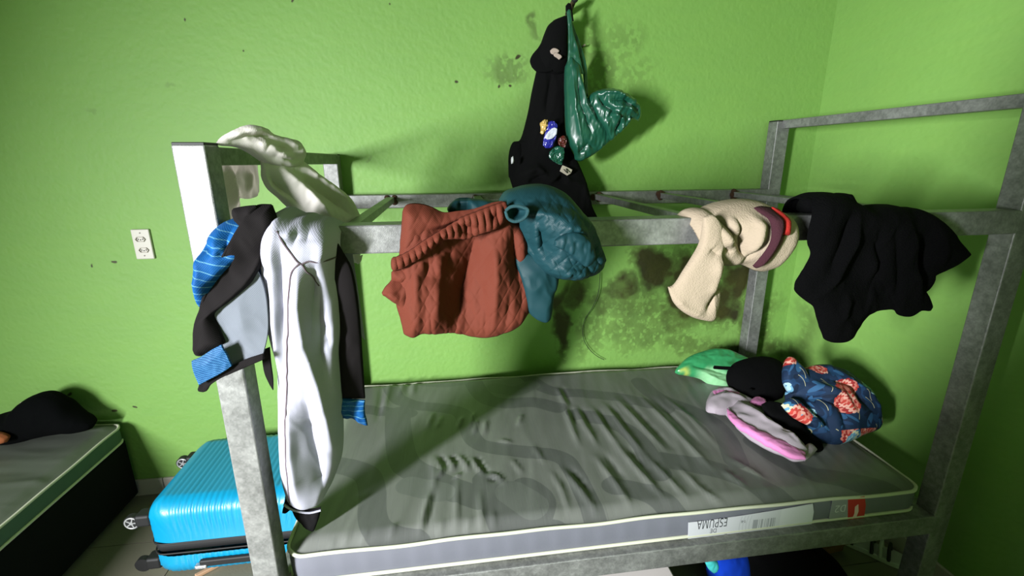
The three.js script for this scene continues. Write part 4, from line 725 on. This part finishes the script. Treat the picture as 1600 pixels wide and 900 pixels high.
  sheet('body', P1, {T:[1.571,.118,1.612,.128,1.648,.112,1.683,.058],R:[1.702,.002,1.727,-.032,1.722,-.067],B:[1.689,-.076,1.665,-.048,1.642,-.014],L:[1.604,.042,1.570,.082]}, { nu: 44, nv: 44, depth: () => 0.0, puff: 0.035, puffBack: 0.01, th: 0.004, seed: 119, disp: wrinkle(120) }, bk, d);
  const Q = fr([0,0.022,0],[1,0,0],[0,0,-1]);
  const p = thing('pink_top', 'grey and pink long-sleeved top lying crumpled on the mattress', 'top');
  const pg = cloth(172, 160, 170, { roughness: 0.75 }), pk = cloth(226, 140, 196, { roughness: 0.75 });
  sheet('body', Q, {T:[1.490,-.322,1.552,-.294,1.600,-.305,1.599,-.397,1.593,-.491,1.615,-.540,1.609,-.596],R:[1.594,-.628,1.564,-.649],B:[1.537,-.639,1.524,-.604,1.498,-.573,1.479,-.535,1.469,-.481],L:[1.471,-.433,1.483,-.367]}, { nu: 70, nv: 34, depth: () => 0.0, puff: 0.045, puffBack: 0.015, th: 0.004, seed: 121, disp: wrinkle(122), folds: [[.01,.012,[1.534,-.343,1.546,-.473,1.579,-.571]],
  [.008,-.012,[1.562,-.532,1.589,-.572]],
  [.008,.01,[1.583,-.535,1.576,-.612]]] }, pg, p);
  tag(sheet('side_panel', Q, {T:[1.484,-.358,1.485,-.419,1.496,-.493,1.521,-.541,1.544,-.587,1.568,-.644],R:[1.546,-.672],B:[1.519,-.662,1.497,-.620,1.477,-.570,1.461,-.510,1.452,-.463],L:[1.459,-.407]}, { nu: 60, nv: 16, depth: () => 0.028, puff: 0.012, th: 0.004, seed: 123, wr: [0.004, 16, 16, 1] }, pk, p), 'pink side panel');
  sheet('collar', Q, {T:[1.456,-.270,1.500,-.226,1.555,-.202,1.587,-.239,1.620,-.284],R:[1.631,-.315,1.585,-.336],B:[1.527,-.346,1.474,-.357,1.442,-.352],L:[1.426,-.327]}, { nu: 44, nv: 26, depth: () => 0.005, puff: 0.04, puffBack: 0.012, th: 0.004, seed: 125, disp: wrinkle(126), folds: [[.007,-.012,[1.491,-.265,1.538,-.252,1.576,-.297]],
  [.007,.01,[1.468,-.291,1.540,-.292,1.589,-.318]]] }, pg, p);
  tag(sheet('inner_collar', Q, {T:[1.494,-.245,1.541,-.221,1.569,-.246,1.587,-.269],R:[1.585,-.289],B:[1.546,-.283,1.512,-.278],L:[1.482,-.283]}, { nu: 24, nv: 10, depth: () => 0.036, puff: 0.006, th: 0.003, seed: 127, wr: [0.004, 20, 20, 1] }, pk, p), 'pink inside of the collar');
  tag(sheet('cuff', Q, {T:[1.595,-.329,1.637,-.306,1.658,-.328],R:[1.639,-.363],B:[1.605,-.367,1.592,-.356],L:[1.588,-.346]}, { nu: 14, nv: 10, depth: () => 0.035, puff: 0.01, th: 0.003, seed: 129, wr: [0.003, 20, 20, 1] }, pk, p), 'pink cuff');
  sheet('cuff', Q, {T:[1.599,-.595,1.639,-.580,1.642,-.608],R:[1.615,-.624],B:[1.580,-.645,1.559,-.655],L:[1.579,-.626]}, { nu: 16, nv: 14, depth: () => 0.01, puff: 0.012, th: 0.003, seed: 131, wr: [0.003, 20, 20, 1] }, pg, p);
}
// ---------------------------------------------------------------- at the left: clothes on the bed, suitcase on the floor
{
  const F = fr([0,0,-0.08],[1,0,0],[0,1,0]), t = thing('black_clothes', 'dark heap of black clothes at the wall end of the left bed', 'clothes');
  const bk = cloth(6, 7, 8, { specularIntensity: 0.12 });
  sheet('heap', F, {T:[-1.280,-.010,-1.222,.004,-1.170,.021,-1.121,.061,-1.068,.084,-1.029,.081,-.991,.056,-.962,.009,-.925,-.027],R:[-.905,-.057,-.919,-.079],B:[-.968,-.086,-1.036,-.085,-1.116,-.095,-1.188,-.116,-1.252,-.110,-1.305,-.105],L:[-1.297,-.050]}, { nu: 80, nv: 50, depth: () => 0.0, puff: 0.07, puffBack: 0.06, th: 0.004, seed: 133, disp: (a, b) => 0.008 * (1 - 2 * Math.abs(2 * fbm(a * 9, b * 9, 134, 3) - 1)) }, bk, t);
  tag(sheet('pale_tip', F, {T:[-1.130,.051,-1.121,.061,-1.116,.058],R:[-1.122,.039],B:[-1.130,.035],L:[-1.136,.038]}, { nu: 6, nv: 6, depth: () => 0.02, puff: 0.006, th: 0.003 }, cloth(215, 205, 180), t), 'pale scrap');
  const o = thing('orange_cloth', 'small rolled orange-brown cloth at the left edge of the left bed', 'cloth');
  sheet('roll', fr([0,0,0.02],[1,0,0],[0,1,0]), {T:[-1.190,-.024,-1.164,-.016,-1.139,-.023],R:[-1.126,-.038,-1.133,-.056],B:[-1.159,-.059,-1.183,-.056],L:[-1.196,-.044]}, { nu: 24, nv: 16, depth: () => 0.0, puff: 0.022, th: 0.003, seed: 135, wr: [0.003, 14, 14, 1] }, cloth(168, 98, 62), o);
}
{
  const X0 = -0.56, X1 = 0.03, Y0 = FL + 0.012, Z0 = -0.125, Z1 = 0.305, H = 0.298;
  const s = thing('suitcase', 'bright blue ribbed hard-shell suitcase lying flat on the floor under the bunk end', 'suitcase', [X0, Y0, Z0]);
  const bm = new THREE.MeshPhysicalMaterial({ color: rgb(0, 150, 196), roughness: 0.38, clearcoat: 0.25, clearcoatRoughness: 0.4, bumpMap: fleece, bumpScale: 0.0003 });
  const W = X1 - X0, D = Z1 - Z0;
  const shell = (y0, y1, up) => {                               // a rounded half shell with ribs running from front to back
    const nx = 150, nz = 60, r = 0.055, pos = [], idx = [], dom = [];
    for (let j = 0; j <= nz; j++) for (let i = 0; i <= nx; i++) {
      // walk over the shell: side wall, rounded shoulder, flat top
      const a = i / nx * 2 - 1, b = j / nz * 2 - 1, hx = W / 2, hz = D / 2, hh = y1 - y0;
      const sx = Math.sign(a) * Math.pow(Math.abs(a), 0.8), sz = Math.sign(b) * Math.pow(Math.abs(b), 0.8);
      const m = Math.max(Math.abs(sx), Math.abs(sz)), flat = 0.8;
      let x, z, y;
      const k = m < flat ? 1 : 0;
      const ex = m > 1e-6 ? sx / m : 0, ez = m > 1e-6 ? sz / m : 0;
      if (k) { x = sx / flat * (hx - r); z = sz / flat * (hz - r); y = hh; }
      else {
        const q = (m - flat) / (1 - flat), arc = q < 0.5 ? q / 0.5 : 1, dn = q < 0.5 ? 0 : (q - 0.5) / 0.5, th = arc * Math.PI / 2;
        const cx = ex * (hx - r), cz = ez * (hz - r), on = Math.abs(ex) > Math.abs(ez) ? 0 : 1;
        let dx = on ? clamp((Math.abs(ex) - 0.88) / 0.12) * Math.sign(ex) : Math.sign(ex), dz = on ? Math.sign(ez) : clamp((Math.abs(ez) - 0.88) / 0.12) * Math.sign(ez); const l = Math.hypot(dx, dz); dx /= l; dz /= l;
        x = cx + dx * r * Math.sin(th); z = cz + dz * r * Math.sin(th); y = hh - r * (1 - Math.cos(th)) - dn * (hh - r);
      }
      const ribs = smooth(0.0, 0.02, Math.min(x + hx - 0.03, hx - 0.03 - x));
      const p = ((x / 0.019) % 1 + 1) % 1, rib = Math.pow(Math.sin(Math.PI * p), 0.5) * 0.0045 * ribs * (y > hh - r * 0.9 ? 1 : smooth(hh - r * 2.4, hh - r * 0.9, y));
      pos.push(hx + x, up ? y0 + y + (y > hh - r ? rib : 0) : y1 - y, hz + z + (y <= hh - r * 0.3 && Math.abs(z) > hz - r ? Math.sign(z) * rib : 0));
      if (i < nx && j < nz) { const c = j * (nx + 1) + i; up ? idx.push(c, c + nx + 1, c + 1, c + 1, c + nx + 1, c + nx + 2) : idx.push(c, c + 1, c + nx + 1, c + 1, c + nx + 2, c + nx + 1); }
    }
    const g = new THREE.BufferGeometry(); g.setAttribute('position', new THREE.Float32BufferAttribute(pos, 3)); g.setAttribute('uv', new THREE.Float32BufferAttribute(pos.filter((_, k) => k % 3 !== 1), 2)); g.setIndex(idx); g.computeVertexNormals(); return g;
  };
  mesh('upper_shell', shell(0.15, H, true), bm, s);
  mesh('lower_shell', shell(0, 0.095, false), bm, s);
  const band = mesh('zip_band', new RoundedBoxGeometry(W - 0.02, 0.058, D - 0.02, 6, 0.028).translate(W / 2, 0.123, D / 2), new THREE.MeshStandardMaterial({ color: rgb(18, 18, 20), roughness: 0.7 }), s);
  mesh('zip', [0.105, 0.146].map(y => new THREE.TubeGeometry(new THREE.CatmullRomCurve3([[0.04, 0.002], [W - 0.04, 0.002], [W - 0.002, 0.04], [W - 0.002, D - 0.04], [W - 0.04, D - 0.002], [0.04, D - 0.002], [0.002, D - 0.04], [0.002, 0.04]].map(([x, z]) => V3(x, y, z)), true, 'catmullrom', 0.1), 120, 0.003, 6, true)), black, band);
  const chrome = new THREE.MeshStandardMaterial({ color: rgb(190, 190, 190), metalness: 0.7, roughness: 0.3 }), hn = mesh('carry_handle', bar([0.16, 0.066, D + 0.012], [0.42, 0.066, D + 0.012], 0.016, 0.026, 0.006), black, s);
  for (const x of [0.165, 0.415]) mesh('handle_end', new RoundedBoxGeometry(0.04, 0.014, 0.02, 2, 0.004).translate(x, 0.056, D + 0.014), chrome, hn);
  for (const z of [0.05, D - 0.05]) for (const y of [0.045, 0.225]) {
    const wg = mesh('wheel', [new THREE.CylinderGeometry(0.026, 0.026, 0.02, 24).rotateX(Math.PI / 2).translate(-0.058, y - 0.012, z), new RoundedBoxGeometry(0.05, 0.045, 0.05, 2, 0.01).translate(-0.015, y, z)], black, s);
    const rim = [new THREE.TorusGeometry(0.0205, 0.0026, 8, 28).translate(-0.058, y - 0.012, z + 0.0105), new THREE.CylinderGeometry(0.006, 0.006, 0.004, 12).rotateX(Math.PI / 2).translate(-0.058, y - 0.012, z + 0.0105)];
    for (let k = 0; k < 5; k++) rim.push(new THREE.BoxGeometry(0.02, 0.004, 0.003).translate(0.01, 0, 0).rotateZ(k * 1.2566).translate(-0.058, y - 0.012, z + 0.0105));
    if (y > 0.1) tag(mesh('rim', rim, new THREE.MeshStandardMaterial({ color: rgb(205, 205, 205), metalness: 0.5, roughness: 0.35 }), wg), 'silver spoked wheel rim');
  }
  const lk = mesh('pull_tab', tube([[W * 0.86, H + 0.001, 0.03], [W * 0.85, H + 0.004, 0.05], [W * 0.87, H + 0.003, 0.06]], 0.002, 12, 6), black, s);
}
{ // things on the floor
  const wd = thing('broom_stick', 'short pale wooden stick lying on the floor in front of the suitcase', 'stick');
  const a = toV([-.435,.302,-.366,.265])[0], b = toV([-.435,.302,-.359,.246])[1];
  mesh('stick', bar([a[0], FL + 0.008, a[1]], [b[0], FL + 0.008, b[1]], 0.016, 0.014, 0.004), new THREE.MeshStandardMaterial({ color: rgb(190, 150, 116), roughness: 0.7 }), wd);
  mesh('tip', bar([b[0], FL + 0.008, b[1]], [b[0] + 0.03, FL + 0.008, b[1] - 0.012], 0.022, 0.014, 0.004), new THREE.MeshStandardMaterial({ color: rgb(70, 84, 70), roughness: 0.8 }), wd);
  const F = fr([0,0,0.6],[1,0,0],[0,1,0]);
  const bx = thing('white_box', 'pale flat box under the front of the lower bunk', 'box', [0, 0, 0]);
  mesh('tray', box(0.75, 1.155, FL, -0.36, 0.42, 0.74, 0.012), new THREE.MeshStandardMaterial({ color: rgb(214, 205, 202), roughness: 0.7 }), bx);
  mesh('lid', box(0.74, 1.165, -0.362, -0.335, 0.41, 0.75, 0.008), new THREE.MeshStandardMaterial({ color: rgb(220, 212, 208), roughness: 0.7 }), bx);
  const bl = thing('blue_bag', 'bright blue cloth bag under the bed beside the black bag', 'bag');
  const tl = tag(sheet('teal_edge', F, {T:[1.299,-.355,1.321,-.350,1.345,-.359],R:[1.353,-.387],B:[1.337,-.406],L:[1.316,-.387]}, { nu: 14, nv: 12, depth: () => 0.01, puff: 0.01, th: 0.003, seed: 141, wr: [0.004, 30, 30, 1] }, cloth(70, 190, 190), bl), 'teal edge');
  sheet('body', F, {T:[1.323,-.366,1.349,-.349,1.394,-.345,1.466,-.360],R:[1.481,-.427,1.492,-.541],B:[1.420,-.543,1.350,-.518],L:[1.337,-.447]}, { nu: 30, nv: 30, depth: () => -0.01, puff: 0.05, th: 0.003, seed: 143, wr: [0.004, 14, 14, 1] }, cloth(10, 60, 190), bl);
  const bb = thing('black_bag', 'large slumped black cloth bag under the bed on the floor', 'bag');
  sheet('body', F, {T:[1.442,-.357,1.510,-.337,1.591,-.324,1.673,-.338,1.734,-.377],R:[1.806,-.431,1.863,-.499,1.904,-.593],B:[1.832,-.626,1.677,-.614,1.483,-.568],L:[1.450,-.450]}, { nu: 50, nv: 40, depth: () => -0.02, puff: 0.09, th: 0.004, seed: 145, wr: [0.006, 9, 9, 1] }, cloth(6, 6, 7, { specularIntensity: 0.12 }), bb);
  const cb = thing('cardboard_box', 'brown cardboard box on the floor at the back under the bed', 'box', [1.815, FL, 0.45], 0.1);
  const cm = new THREE.MeshStandardMaterial({ color: rgb(128, 84, 44), roughness: 0.85, bumpMap: fleece, bumpScale: 0.0006 });
  mesh('carton', box(-0.13, 0.1, 0.0, 0.05, -0.08, 0.08, 0.003), cm, cb);
  mesh('flap', box(-0.13, 0.1, 0.05, 0.053, 0.0, 0.1, 0.001), cm, cb); mesh('flap', box(-0.13, 0.1, 0.05, 0.053, -0.1, -0.005, 0.001), cm, cb);
  const sd = thing('sandal', 'white sandal with black straps on the floor under the bed corner', 'sandal', [2.02, FL, 0.53], -0.9);
  const so = new THREE.Shape(); so.moveTo(-0.1, 0); so.bezierCurveTo(-0.1, 0.045, -0.05, 0.035, 0, 0.03); so.bezierCurveTo(0.05, 0.03, 0.11, 0.055, 0.115, 0.005); so.bezierCurveTo(0.115, -0.045, 0.04, -0.035, 0, -0.03); so.bezierCurveTo(-0.05, -0.03, -0.1, -0.045, -0.1, 0);
  mesh('sole', new THREE.ExtrudeGeometry(so, { depth: 0.014, bevelSize: 0.003, bevelThickness: 0.003, bevelSegments: 2 }).rotateX(-Math.PI / 2).translate(0, 0.003, 0), new THREE.MeshStandardMaterial({ color: rgb(205, 205, 205), roughness: 0.7 }), sd);
  for (const [x, c] of [[0.06, 22], [0.035, 215], [0.01, 22], [-0.05, 22]]) mesh('strap', tube([[x, 0.015, -0.034], [x - 0.005, 0.05, -0.022], [x - 0.005, 0.058, 0], [x - 0.005, 0.05, 0.022], [x, 0.015, 0.034]], 0.006, 24, 7), new THREE.MeshStandardMaterial({ color: rgb(c, c, c), roughness: 0.6 }), sd);
}

scene.traverse(o => { if (o.isMesh) { o.castShadow = true; o.receiveShadow = true; } });
renderer.render(scene, camera);
